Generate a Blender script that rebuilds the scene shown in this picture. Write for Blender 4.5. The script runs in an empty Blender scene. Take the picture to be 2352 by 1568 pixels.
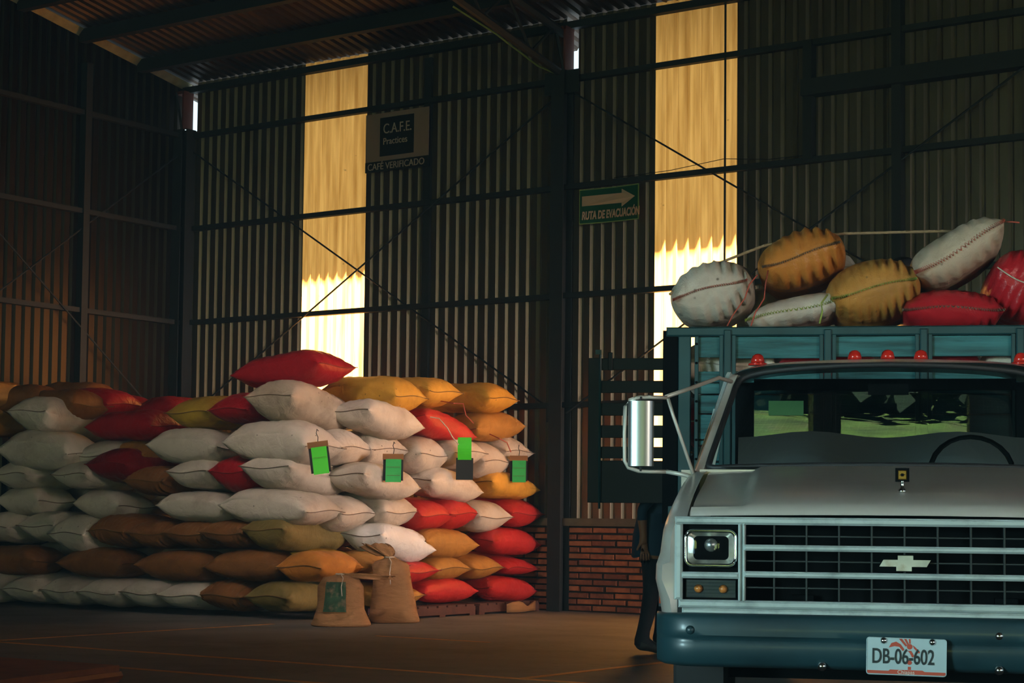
import bpy, bmesh, math, random
from mathutils import Vector, Matrix
random.seed(7)
sc = bpy.context.scene
COL = sc.collection

# ------------------------------------------------------------------ camera
cam_d = bpy.data.cameras.new('camera')
cam = bpy.data.objects.new('camera', cam_d)
COL.objects.link(cam)
_r = Vector((0.82050878, 0.57153561, 0.01060159))
_u = Vector((0.02540466, -0.05498673, 0.99816385))
_f = Vector((-0.57106913, 0.81873286, 0.05963676))
cam.matrix_world = Matrix(((_r.x, _u.x, -_f.x, 17.4168), (_r.y, _u.y, -_f.y, -17.3828), (_r.z, _u.z, -_f.z, 1.02), (0, 0, 0, 1)))
cam_d.sensor_width = 36.0
cam_d.lens = 4260.2 / 2352 * 36.0
cam_d.shift_y = (935.8 - 784) / 2352
cam_d.clip_end = 300
sc.camera = cam

# ------------------------------------------------------------------ sky, sun, daylight through the two big doors, added fill lamps
w = bpy.data.worlds.new('sky')
sc.world = w
w.use_nodes = True
bg = w.node_tree.nodes['Background']
bg.inputs[0].default_value = (0.72, 0.92, 1.0, 1)
bg.inputs[1].default_value = 1.35

def lamp(name, typ, loc, aim, **kw):
    d = bpy.data.lights.new(name, typ)
    o = bpy.data.objects.new(name, d)
    COL.objects.link(o)
    o.location = loc
    o.rotation_euler = Vector(aim).to_track_quat('-Z', 'Y').to_euler()
    for k, v in kw.items():
        setattr(d, k, v)
    return o
lamp('sun', 'SUN', (10, 10, 40), (-0.12, -1, -3.25), energy=185, angle=0.012, color=(1.0, 0.95, 0.92))
lamp('side_door_daylight', 'AREA', (30.0, -3.6, 2.0), (-1, 0.06, -0.03), energy=68, shape='RECTANGLE', size=5.5, size_y=3.6, color=(1.0, 0.80, 0.67), spread=math.radians(18))
lamp('stack_fill_lamp', 'AREA', (9.6, -12.0, 8.1), (-4.0, 8.4, -6.5), energy=18, shape='RECTANGLE', size=1.4, size_y=2.4, color=(1.0, 0.87, 0.78), spread=math.radians(28))  # added lamp under the closed roof, lights the stack corner from above
lamp('load_fill_lamp', 'AREA', (30.0, -16.0, 4.6), (-17.2, 8.4, -2.7), energy=20, shape='RECTANGLE', size=5.0, size_y=1.8, color=(1.0, 0.84, 0.70), spread=math.radians(20))  # added warm fill aimed at the truck load and hood
lamp('front_door_daylight', 'AREA', (10.5, -26.9, 2.2), (3.0, 16.0, -1.35), energy=58, shape='RECTANGLE', size=5.0, size_y=4.0, color=(0.56, 0.92, 1.0), spread=math.radians(17))
lamp('ambient_fill_lamp', 'AREA', (10.5, -26.95, 2.2), (0.0, 1, 0.0), energy=190, shape='RECTANGLE', size=5.0, size_y=4.0, color=(0.38, 0.70, 1.0))  # added blue fill that lifts the shaded parts of the hall
sc.view_settings.view_transform = 'Standard'
sc.view_settings.look = 'None'
sc.view_settings.exposure = 0.0
sc.view_settings.gamma = 1.0
sc.view_settings.use_curve_mapping = False

# ------------------------------------------------------------------ helpers
def lin(h):
    h = h.lstrip('#')
    v = [int(h[i:i + 2], 16) / 255 for i in (0, 2, 4)]
    return tuple((x / 12.92 if x <= 0.04045 else ((x + 0.055) / 1.055) ** 2.4) for x in v)

def mat(name, col, rough=0.6, metal=0.0, var=0.0, vscale=4.0, bump=0.0, bscale=60.0, stain=None, sscale=2.0, samt=0.4, stretch=(1, 1, 1), coat=0.0, ior=1.45, emit=None):
    """procedural material: base colour with cloudy variation, blotchy stains and fine relief"""
    m = bpy.data.materials.new(name)
    m.use_nodes = True
    nt = m.node_tree
    b = nt.nodes['Principled BSDF']
    b.inputs['Roughness'].default_value = rough
    b.inputs['Metallic'].default_value = metal
    b.inputs['IOR'].default_value = ior
    if ior < 1.1: b.inputs['Specular IOR Level'].default_value = 0.0
    if coat:
        b.inputs['Coat Weight'].default_value = coat
        b.inputs['Coat Roughness'].default_value = 0.12
    b.inputs['Base Color'].default_value = (*col, 1)
    tc = nt.nodes.new('ShaderNodeTexCoord')
    mp = nt.nodes.new('ShaderNodeMapping')
    mp.inputs['Scale'].default_value = stretch
    nt.links.new(tc.outputs['Object'], mp.inputs[0])
    oi = nt.nodes.new('ShaderNodeObjectInfo')
    add = nt.nodes.new('ShaderNodeVectorMath'); add.operation = 'ADD'
    mul = nt.nodes.new('ShaderNodeMath'); mul.operation = 'MULTIPLY'; mul.inputs[1].default_value = 37.0
    nt.links.new(oi.outputs['Random'], mul.inputs[0])
    nt.links.new(mp.outputs[0], add.inputs[0]); nt.links.new(mul.outputs[0], add.inputs[1])
    cur = None
    if var:
        n = nt.nodes.new('ShaderNodeTexNoise'); n.inputs['Scale'].default_value = vscale; n.inputs['Detail'].default_value = 5
        nt.links.new(add.outputs[0], n.inputs['Vector'])
        r = nt.nodes.new('ShaderNodeMapRange'); r.inputs[1].default_value = 0.25; r.inputs[2].default_value = 0.75
        r.inputs[3].default_value = 1 - var; r.inputs[4].default_value = 1 + var
        nt.links.new(n.outputs[0], r.inputs[0])
        mx = nt.nodes.new('ShaderNodeVectorMath'); mx.operation = 'SCALE'; mx.inputs[0].default_value = col
        nt.links.new(r.outputs[0], mx.inputs['Scale'])
        cur = mx.outputs[0]
    if stain:
        n2 = nt.nodes.new('ShaderNodeTexNoise'); n2.inputs['Scale'].default_value = sscale; n2.inputs['Detail'].default_value = 7; n2.inputs['Roughness'].default_value = 0.65
        nt.links.new(add.outputs[0], n2.inputs['Vector'])
        r2 = nt.nodes.new('ShaderNodeMapRange'); r2.inputs[1].default_value = 0.5; r2.inputs[2].default_value = 0.72; r2.inputs[3].default_value = 0; r2.inputs[4].default_value = samt
        nt.links.new(n2.outputs[0], r2.inputs[0])
        mm = nt.nodes.new('ShaderNodeMix'); mm.data_type = 'RGBA'
        nt.links.new(r2.outputs[0], mm.inputs[0])
        mm.inputs[7].default_value = (*stain, 1)
        if cur is not None:
            nt.links.new(cur, mm.inputs[6])
        else:
            mm.inputs[6].default_value = (*col, 1)
        cur = mm.outputs[2]
    if cur is not None:
        nt.links.new(cur, b.inputs['Base Color'])
    if bump:
        n3 = nt.nodes.new('ShaderNodeTexNoise'); n3.inputs['Scale'].default_value = bscale; n3.inputs['Detail'].default_value = 3
        nt.links.new(add.outputs[0], n3.inputs['Vector'])
        bp = nt.nodes.new('ShaderNodeBump'); bp.inputs['Strength'].default_value = bump; bp.inputs['Distance'].default_value = 0.01
        nt.links.new(n3.outputs[0], bp.inputs['Height'])
        nt.links.new(bp.outputs[0], b.inputs['Normal'])
    return m

def glass(name, tint=(1, 1, 1), ior=1.5, rough=0.0, k=1.0):
    """thin pane: see-through mixed with a fresnel mirror"""
    m = bpy.data.materials.new(name); m.use_nodes = True
    nt = m.node_tree; nt.nodes.clear()
    out = nt.nodes.new('ShaderNodeOutputMaterial')
    tr = nt.nodes.new('ShaderNodeBsdfTransparent'); tr.inputs[0].default_value = (*tint, 1)
    gl = nt.nodes.new('ShaderNodeBsdfGlossy'); gl.inputs['Roughness'].default_value = rough
    fr = nt.nodes.new('ShaderNodeFresnel')
    ge = nt.nodes.new('ShaderNodeNewGeometry'); rg = nt.nodes.new('ShaderNodeMapRange')   # a thin pane mirrors alike from both of its faces
    rg.inputs[3].default_value = ior; rg.inputs[4].default_value = 1.0 / ior
    nt.links.new(ge.outputs['Backfacing'], rg.inputs[0]); nt.links.new(rg.outputs[0], fr.inputs[0])
    mu = nt.nodes.new('ShaderNodeMath'); mu.operation = 'MULTIPLY'; mu.inputs[1].default_value = k; mu.use_clamp = True
    mx = nt.nodes.new('ShaderNodeMixShader')
    nt.links.new(fr.outputs[0], mu.inputs[0]); nt.links.new(mu.outputs[0], mx.inputs[0])
    nt.links.new(tr.outputs[0], mx.inputs[1]); nt.links.new(gl.outputs[0], mx.inputs[2])
    nt.links.new(mx.outputs[0], out.inputs[0])
    return m

class MB:
    """collects simple shapes and links them as ONE mesh object"""
    def __init__(s): s.v = []; s.f = []; s.mi = []
    def add(s, vs, fs, k=0):
        n = len(s.v); s.v += [tuple(p) for p in vs]; s.f += [tuple(i + n for i in f) for f in fs]; s.mi += [k] * len(fs); return s
    def box(s, x0, x1, y0, y1, z0, z1, M=None, k=0):
        vs = [(x, y, z) for x in (x0, x1) for y in (y0, y1) for z in (z0, z1)]
        if M is not None: vs = [M @ Vector(p) for p in vs]
        return s.add(vs, [(0, 1, 3, 2), (4, 6, 7, 5), (0, 4, 5, 1), (2, 3, 7, 6), (0, 2, 6, 4), (1, 5, 7, 3)], k)
    def cbox(s, x0, x1, y0, y1, z0, z1, c=0.01, k=0):
        """box with its four front (low y) edges and sides chamfered"""
        vs = []
        for y, d in ((y0, c), (y0 + c, 0), (y1, 0)):
            vs += [(x0 + d, y, z0 + d), (x1 - d, y, z0 + d), (x1 - d, y, z1 - d), (x0 + d, y, z1 - d)]
        fs = [(0, 1, 2, 3)]
        for i in range(2):
            for j in range(4):
                fs.append((i * 4 + j, i * 4 + 4 + j, i * 4 + 4 + (j + 1) % 4, i * 4 + (j + 1) % 4))
        fs.append((11, 10, 9, 8))
        return s.add(vs, fs, k)
    def tube(s, pts, r, n=8, k=0, closed=False):
        pts = [Vector(p) for p in pts]; vs = []; fs = []; m = len(pts)
        up = Vector((0, 0, 1))
        for i, p in enumerate(pts):
            a = pts[(i - 1) % m] if closed else pts[max(i - 1, 0)]
            b = pts[(i + 1) % m] if closed else pts[min(i + 1, m - 1)]
            t = (b - a).normalized()
            q = up if abs(t.dot(up)) < 0.95 else Vector((1, 0, 0))
            e1 = t.cross(q).normalized(); e2 = t.cross(e1)
            rr = r[i] if isinstance(r, (list, tuple)) else r
            for j in range(n):
                an = 2 * math.pi * j / n
                vs.append(p + e1 * rr * math.cos(an) + e2 * rr * math.sin(an))
        for i in range(m if closed else m - 1):
            for j in range(n):
                fs.append((i * n + j, i * n + (j + 1) % n, ((i + 1) % m) * n + (j + 1) % n, ((i + 1) % m) * n + j))
        if not closed:
            fs.append(tuple(range(n))[::-1]); fs.append(tuple((m - 1) * n + j for j in range(n)))
        return s.add(vs, fs, k)
    def prism(s, poly, d0, d1, fn, k=0):
        """2-D outline extruded from d0 to d1; fn(a, b, d) -> point"""
        n = len(poly)
        vs = [fn(a, b, d0) for a, b in poly] + [fn(a, b, d1) for a, b in poly]
        fs = [tuple(range(n)), tuple(range(2 * n - 1, n - 1, -1))]
        fs += [(i, i + n, (i + 1) % n + n, (i + 1) % n) for i in range(n)]
        return s.add(vs, fs, k)
    def grid(s, nu, nv, fn, k=0, close_u=False):
        vs = [fn(i / nu, j / nv) for i in range(nu + 1) for j in range(nv + 1)]
        fs = [(i * (nv + 1) + j, (i + 1) * (nv + 1) + j, (i + 1) * (nv + 1) + j + 1, i * (nv + 1) + j + 1) for i in range(nu) for j in range(nv)]
        return s.add(vs, fs, k)
    def lathe(s, prof, c, ax='z', n=16, k=0):
        vs = []
        for r, h in prof:
            for j in range(n):
                a = 2 * math.pi * j / n
                p = {'z': (r * math.cos(a), r * math.sin(a), h), 'y': (r * math.cos(a), h, r * math.sin(a)), 'x': (h, r * math.cos(a), r * math.sin(a))}[ax]
                vs.append((c[0] + p[0], c[1] + p[1], c[2] + p[2]))
        fs = [(i * n + j, i * n + (j + 1) % n, (i + 1) * n + (j + 1) % n, (i + 1) * n + j) for i in range(len(prof) - 1) for j in range(n)]
        fs += [tuple(range(n))[::-1], tuple((len(prof) - 1) * n + j for j in range(n))]
        return s.add(vs, fs, k)
    def mesh(s, name, mats, smooth=False, auto=None):
        me = bpy.data.meshes.new(name)
        me.from_pydata(s.v, [], s.f)
        for m in (mats if isinstance(mats, (list, tuple)) else [mats]):
            me.materials.append(m)
        if any(s.mi): me.polygons.foreach_set('material_index', s.mi)
        bm = bmesh.new(); bm.from_mesh(me); bmesh.ops.recalc_face_normals(bm, faces=bm.faces); bm.to_mesh(me); bm.free()
        if smooth:
            me.polygons.foreach_set('use_smooth', [True] * len(me.polygons))
            if auto: me.set_sharp_from_angle(angle=math.radians(auto))
        me.update()
        return me
    def build(s, name, mats, parent=None, smooth=False, auto=None, loc=None):
        o = bpy.data.objects.new(name, s.mesh(name, mats, smooth, auto))
        COL.objects.link(o)
        if parent is not None: o.parent = parent
        if loc is not None: o.location = loc
        return o

def tag(o, label, cat, group=None):
    o['label'] = label; o['category'] = cat
    if group: o['group'] = group
    return o
def struct(o): o['kind'] = 'structure'; return o
def empty(name, loc=(0, 0, 0), rz=0.0, parent=None):
    o = bpy.data.objects.new(name, None); COL.objects.link(o); o.location = loc; o.rotation_euler = (0, 0, rz)
    o.empty_display_size = 0.1
    if parent is not None: o.parent = parent
    return o
def inst(name, me, parent=None, loc=(0, 0, 0), rot=(0, 0, 0), scale=(1, 1, 1)):
    o = bpy.data.objects.new(name, me); COL.objects.link(o)
    if parent is not None: o.parent = parent
    o.location = loc; o.rotation_euler = rot; o.scale = scale
    return o
def text(name, body, size, m, parent, M, extrude=0.002, shear=0.0, sx=1.0, bold=0.0, align='LEFT'):
    """flat lettering turned into a mesh; M places it (text plane = local XY)"""
    cu = bpy.data.curves.new(name, 'FONT'); cu.body = body; cu.size = size; cu.extrude = extrude; cu.shear = shear; cu.offset = bold; cu.align_x = align
    t = bpy.data.objects.new(name + '_tmp', cu); COL.objects.link(t)
    dg = bpy.context.evaluated_depsgraph_get(); dg.update()
    me = bpy.data.meshes.new_from_object(t.evaluated_get(dg))
    bpy.data.objects.remove(t); bpy.data.curves.remove(cu)
    me.materials.clear(); me.materials.append(m)
    for v in me.vertices: v.co.x *= sx
    me.transform(M)
    me.name = name
    return inst(name, me, parent)
def basis(o, x, y):
    """matrix with origin o and in-plane axes x, y"""
    x = Vector(x).normalized(); y = Vector(y); y = (y - x * y.dot(x)).normalized(); z = x.cross(y)
    return Matrix(((x.x, y.x, z.x, o[0]), (x.y, y.y, z.y, o[1]), (x.z, y.z, z.z, o[2]), (0, 0, 0, 1)))

# ------------------------------------------------------------------ materials
M = {}
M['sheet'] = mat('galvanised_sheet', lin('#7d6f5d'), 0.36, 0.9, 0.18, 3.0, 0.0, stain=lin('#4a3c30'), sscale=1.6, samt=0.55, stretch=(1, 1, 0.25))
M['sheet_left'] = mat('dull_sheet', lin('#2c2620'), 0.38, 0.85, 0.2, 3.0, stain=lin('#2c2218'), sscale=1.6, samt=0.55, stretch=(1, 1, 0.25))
M['roof'] = mat('roof_sheet', lin('#4e4036'), 0.45, 0.6, 0.2, 2.0, stain=lin('#3a2e26'), sscale=1.2, samt=0.5, stretch=(1, 0.25, 1))
M['steel'] = mat('dark_steel', (0.011, 0.014, 0.015), 0.7, 0.0, 0.2, 5)
M['steel_dark'] = mat('dull_black_steel', (0.010, 0.013, 0.014), 0.75, 0.0, 0.2, 5)
M['redlead'] = mat('red_lead_steel', lin('#5e2b1f'), 0.55, 0.0, 0.2, 6)
M['angle'] = mat('pale_angle_steel', lin('#8f866a'), 0.5, 0.3, 0.25, 9)
M['mortar'] = mat('mortar', lin('#2c241e'), 0.9, 0, 0.2, 8, 0.3, 40)
M['cap'] = mat('concrete_cap', lin('#6b5a48'), 0.85, 0, 0.25, 7, 0.25, 30)
M['brick'] = mat('brick', lin('#a05a3a'), 0.85, 0, 0.35, 9, 0.35, 45, stain=lin('#5a2a1c'), sscale=7, samt=0.6)
M['brick2'] = mat('brick_dark', lin('#80452f'), 0.85, 0, 0.35, 9, 0.35, 45, stain=lin('#4a261c'), sscale=7, samt=0.7)
M['line'] = mat('floor_paint', lin('#c0792c'), 0.6, 0, 0.25, 6, stain=lin('#6a5a48'), sscale=5, samt=0.6)
M['white_cloth'] = mat('white_woven_plastic', lin('#c4b6a8'), 0.5, 0, 0.07, 5, 0.25, 130, stain=lin('#8c7666'), sscale=3.0, samt=0.5)
M['white_dirty'] = mat('dirty_woven_plastic', lin('#b09c88'), 0.55, 0, 0.12, 5, 0.25, 130, stain=lin('#6e5a48'), sscale=2.4, samt=0.75)
M['white_shiny'] = mat('new_woven_plastic', lin('#d6d2d0'), 0.32, 0, 0.06, 5, 0.2, 130, stain=lin('#a09088'), sscale=3, samt=0.35)
M['red'] = mat('red_woven_plastic', lin('#a01c24'), 0.3, 0, 0.12, 5, 0.25, 130)
M['red_bright'] = mat('bright_red_woven_plastic', lin('#b82c2a'), 0.38, 0, 0.1, 5, 0.25, 130, stain=lin('#9c1f22'), sscale=3, samt=0.5)
M['red_dk'] = mat('deep_red_woven_plastic', lin('#7a161c'), 0.3, 0, 0.12, 5, 0.25, 130)
M['yellow'] = mat('ochre_woven_plastic', lin('#cf9638'), 0.48, 0, 0.1, 5, 0.25, 130, stain=lin('#94631f'), sscale=3, samt=0.5)
M['yellow_dk'] = mat('mustard_woven_plastic', lin('#b58f32'), 0.5, 0, 0.12, 5, 0.25, 130, stain=lin('#7c5a20'), sscale=3, samt=0.5)
M['tan'] = mat('tan_woven_plastic', lin('#a97434'), 0.5, 0, 0.12, 5, 0.25, 130, stain=lin('#74481f'), sscale=3, samt=0.5)
M['orange_tan'] = mat('orange_tan_woven_plastic', lin('#b5702f'), 0.35, 0, 0.12, 5, 0.25, 130, stain=lin('#84491c'), sscale=3, samt=0.5)
M['brown'] = mat('brown_woven_plastic', lin('#80522a'), 0.45, 0, 0.14, 5, 0.25, 130, stain=lin('#4f3018'), sscale=3, samt=0.5)
M['olive'] = mat('olive_woven_plastic', lin('#7d6a3c'), 0.42, 0, 0.12, 5, 0.25, 130, stain=lin('#54441f'), sscale=3, samt=0.5)
M['jute'] = mat('jute', lin('#946840'), 0.8, 0, 0.16, 6, 0.4, 160, stain=lin('#6e4a2a'), sscale=3, samt=0.5, stretch=(1, 1, 3))
M['green_print'] = mat('green_print', lin('#24402c'), 0.8, 0, 0.5, 14, stain=lin('#8a7058'), sscale=9, samt=0.7)
M['thread_white'] = mat('white_thread', lin('#b8a898'), 0.8, 0, 0.1, 9)
M['thread_dark'] = mat('dark_thread', lin('#6a5444'), 0.8, 0, 0.1, 9)
M['thread_crimson'] = mat('crimson_thread', lin('#7e2422'), 0.8, 0, 0.1, 9)
M['thread_brown'] = mat('brown_thread', lin('#6a4c2c'), 0.8, 0, 0.1, 9)
M['thread_red'] = mat('red_thread', lin('#a84a38'), 0.7, 0, 0.1, 9)
M['thread_green'] = mat('green_thread', lin('#8a9440'), 0.7, 0, 0.1, 9)
M['wood_red'] = mat('pallet_wood', lin('#4e2c22'), 0.8, 0, 0.3, 6, 0.3, 30, stretch=(0.3, 1, 1))
M['card'] = mat('cardboard', lin('#8a6038'), 0.85, 0, 0.2, 6)
M['lime'] = mat('green_paper', lin('#49d22c'), 0.6, 0, 0.05, 6)
M['green_paper'] = mat('faded_green_paper', lin('#2fa850'), 0.6, 0, 0.06, 6, stain=lin('#1d7a38'), sscale=9, samt=0.4)
M['board_dark'] = mat('dark_board', lin('#1c1c1c'), 0.6, 0, 0.1, 6)
M['wood_clip'] = mat('wood_strip', lin('#8a5a30'), 0.7, 0, 0.25, 9, stretch=(0.2, 1, 1))
M['wire'] = mat('dark_wire', (0.02, 0.02, 0.022), 0.5, 0.5, 0.05)
M['sign_grey'] = mat('sign_panel', lin('#8c7266'), 0.55, 0, 0.08, 4)
M['sign_dark'] = mat('sign_ink', lin('#14191a'), 0.5, 0, 0.05, 4)
M['sign_text'] = mat('sign_lettering', lin('#b09a88'), 0.55, 0, 0.05, 4)
M['sign_green'] = mat('sign_green', lin('#0c4a30'), 0.4, 0, 0.06, 4)
M['sign_pale'] = mat('sign_white', lin('#c8a088'), 0.5, 0, 0.06, 4)
M['sign_edge'] = mat('sign_rim', lin('#8c9a58'), 0.5, 0, 0.06, 4)
M['cable'] = mat('yellow_green_cable', lin('#77803a'), 0.6, 0, 0.1, 9)
M['rope'] = mat('hemp_rope', lin('#8c7458'), 0.85, 0, 0.2, 40, 0.5, 80)
M['orange_deck'] = mat('rust_orange_deck', lin('#8a4a2c'), 0.6, 0, 0.25, 4, stain=lin('#4a2c20'), sscale=3, samt=0.6)

def specks(m, col, scale=7.0, size=0.05):
    """small scattered dirt spots, a property of the cloth"""
    nt = m.node_tree; b = nt.nodes['Principled BSDF']
    src = b.inputs['Base Color'].links[0].from_socket
    add = [n for n in nt.nodes if n.type == 'VECT_MATH' and n.operation == 'ADD'][0]
    vo = nt.nodes.new('ShaderNodeTexVoronoi'); vo.inputs['Scale'].default_value = scale
    nt.links.new(add.outputs[0], vo.inputs['Vector'])
    r = nt.nodes.new('ShaderNodeMapRange'); r.inputs[1].default_value = size * 0.6; r.inputs[2].default_value = size * 1.6; r.inputs[3].default_value = 0.75; r.inputs[4].default_value = 0.0
    nt.links.new(vo.outputs['Distance'], r.inputs[0])
    mx = nt.nodes.new('ShaderNodeMix'); mx.data_type = 'RGBA'
    nt.links.new(r.outputs[0], mx.inputs[0]); nt.links.new(src, mx.inputs[6]); mx.inputs[7].default_value = (*col, 1)
    nt.links.new(mx.outputs[2], b.inputs['Base Color'])
def creases(m, scale=9.0, k=0.5):
    """soft dents of the filling under the cloth"""
    nt = m.node_tree; b = nt.nodes['Principled BSDF']
    add = [n for n in nt.nodes if n.type == 'VECT_MATH' and n.operation == 'ADD'][0]
    n = nt.nodes.new('ShaderNodeTexNoise'); n.inputs['Scale'].default_value = scale; n.inputs['Detail'].default_value = 4; n.inputs['Distortion'].default_value = 0.6
    nt.links.new(add.outputs[0], n.inputs['Vector'])
    bp = nt.nodes.new('ShaderNodeBump'); bp.inputs['Strength'].default_value = k; bp.inputs['Distance'].default_value = 0.03
    nt.links.new(n.outputs[0], bp.inputs['Height'])
    if b.inputs['Normal'].links: nt.links.new(b.inputs['Normal'].links[0].from_socket, bp.inputs['Normal'])
    nt.links.new(bp.outputs[0], b.inputs['Normal'])
for q in ('white_cloth', 'white_dirty', 'white_shiny', 'yellow', 'tan'): specks(M[q], lin('#4a3626'))
for q in ('white_cloth', 'white_dirty', 'white_shiny', 'yellow', 'yellow_dk', 'tan', 'orange_tan', 'brown', 'olive', 'red', 'red_bright', 'red_dk', 'jute'): creases(M[q])

# ------------------------------------------------------------------ floor
def floor_material():
    m = mat('concrete_floor', lin('#6a655f'), 0.75, 0, 0.22, 1.3, 0.25, 14, stain=lin('#3f3630'), sscale=0.9, samt=0.6)
    nt = m.node_tree; b = nt.nodes['Principled BSDF']
    src = b.inputs['Base Color'].links[0].from_socket
    tc = nt.nodes.new('ShaderNodeTexCoord')
    vo = nt.nodes.new('ShaderNodeTexVoronoi'); vo.inputs['Scale'].default_value = 6.0
    nt.links.new(tc.outputs['Object'], vo.inputs['Vector'])
    r = nt.nodes.new('ShaderNodeMapRange'); r.inputs[1].default_value = 0.05; r.inputs[2].default_value = 0.12; r.inputs[3].default_value = 0.35; r.inputs[4].default_value = 1.0
    nt.links.new(vo.outputs['Distance'], r.inputs[0])
    mx = nt.nodes.new('ShaderNodeMix'); mx.data_type = 'RGBA'; mx.blend_type = 'MULTIPLY'; mx.inputs[0].default_value = 1
    nt.links.new(src, mx.inputs[6]); nt.links.new(r.outputs[0], mx.inputs[7])
    nt.links.new(mx.outputs[2], b.inputs['Base Color'])
    return m
floor = struct(MB().box(-0.1, 31, -27.2, 0.15, -0.2, 0.0).build('floor', floor_material()))
for x0, x1, y0, y1 in ((4.2, 13.6, -7.60, -7.53), (6.9, 13.6, -8.69, -8.62), (10.62, 10.69, -7.53, -5.2), (5.46, 5.52, -7.53, -4.2), (7.3, 8.5, -4.9, -4.86)):
    MB().box(x0, x1, y0, y1, -0.01, 0.002).build('floor_line', M['line'], floor)

# ------------------------------------------------------------------ corrugated walls and roof
P = 0.144
PROF = [(0.0, 0.0), (0.080, 0.0), (0.108, 0.030), (0.116, 0.030), (0.144, 0.0)]
def profile(a, b, phase):
    """points (s, depth) of the ribbed sheet between a and b"""
    pts = []
    k = math.floor((a - phase) / P) - 1
    while phase + k * P < b + P:
        for s, d in PROF[:-1]:
            pts.append((phase + k * P + s, d))
        k += 1
    out = []
    for (s0, d0), (s1, d1) in zip(pts, pts[1:]):
        if s1 <= a or s0 >= b: continue
        for q in (max(s0, a), min(s1, b)):
            t = (q - s0) / (s1 - s0) if s1 > s0 else 0
            p = (q, d0 + (d1 - d0) * t)
            if not out or abs(out[-1][0] - p[0]) > 1e-6: out.append(p)
    return out
def sheet(mb, a, b, phase, place, h0, h1):
    """ribbed strip; place(s, depth, h) -> point; h0/h1 numbers or functions of s; a thin back face gives it thickness"""
    pr = profile(a, b, phase)
    f0 = h0 if callable(h0) else (lambda s: h0)
    f1 = h1 if callable(h1) else (lambda s: h1)
    vs = []
    for s, d in pr:
        vs += [place(s, d, f0(s)), place(s, d, f1(s)), place(s, d + 0.003, f0(s)), place(s, d + 0.003, f1(s))]
    fs = []
    for i in range(len(pr) - 1):
        o = i * 4; q = o + 4
        fs += [(o, q, q + 1, o + 1), (o + 2, o + 3, q + 3, q + 2), (o + 1, q + 1, q + 3, o + 3), (o, o + 2, q + 2, q)]
    n = (len(pr) - 1) * 4
    fs += [(0, 1, 3, 2), (n, n + 2, n + 3, n + 1)]
    mb.add(vs, fs)
    return mb
BACK = lambda s, d, h: (s, d, h)          # back wall, ribs pushed outwards (+Y)
LEFT = lambda s, d, h: (-d, s, h)         # gable wall, ribs pushed outwards (-X)
ROOF_Z = lambda y: 6.70 - 0.175 * y
RIDGE = -13.2

# back wall: the brick plinth core is the wall itself, everything else hangs on it
wall_back = struct(MB().box(-0.1, 30.1, -0.02, 0.10, 0.0, 0.945).build('wall_back', M['mortar']))
BZ0, BZ1 = 1.02, 6.698
def back_sheet(a, b, z0, z1, phase=0.06):
    sheet(MB(), a, b, phase, BACK, z0, z1).build('wall_sheet', M['sheet'], wall_back)
back_sheet(-0.05, 0.20, BZ0, 6.06)
for a, b in ((0.20, 0.78), (0.78, 1.5), (1.5, 2.076)): back_sheet(a, b, BZ0, BZ1)
for i in range(4): back_sheet(3.084 + 0.72 * i, 3.084 + 0.72 * (i + 1) if i < 3 else 6.0, BZ0, BZ1)
back_sheet(6.0, 6.16, BZ0, 6.07); back_sheet(6.16, 6.684, BZ0, BZ1); back_sheet(6.684, 7.17, BZ0, BZ1)
x = 8.178
while x < 30.0:
    back_sheet(x, min(x + 0.72, 30.1), BZ0, BZ1, 8.178); x += 0.72
MB().box(-0.1, 30.1, -0.05, 0.10, 0.945, 1.03).build('plinth_cap', M['cap'], wall_back)

def brick_run(x0, x1, rows, stuff=False):
    rnd = random.Random(3); mb = MB()
    for r in range(rows):
        z = 0.012 + r * 0.0715
        x = x0 - (0.16 if r % 2 else 0.0) - rnd.random() * 0.05
        while x < x1:
            a, b = max(x, x0), min(x + 0.298 + rnd.uniform(-0.012, 0.012), x1)
            if b - a > 0.05:
                p = -0.042 - rnd.random() * 0.014; dz = rnd.uniform(-0.003, 0.003)
                m = MB() if not stuff else mb
                m.cbox(a, b, p, -0.005, z + dz, z + 0.053 + dz, 0.005)
                if not stuff: m.build('brick', M['brick'] if rnd.random() < 0.62 else M['brick2'], wall_back)
            x += 0.322
    if stuff:
        o = mb.build('brick_courses', M['brick'], wall_back); o['kind'] = 'stuff'
brick_run(4.9, 5.93, 13); brick_run(6.12, 8.1, 13); brick_run(8.1, 12.0, 13, True)

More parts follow.
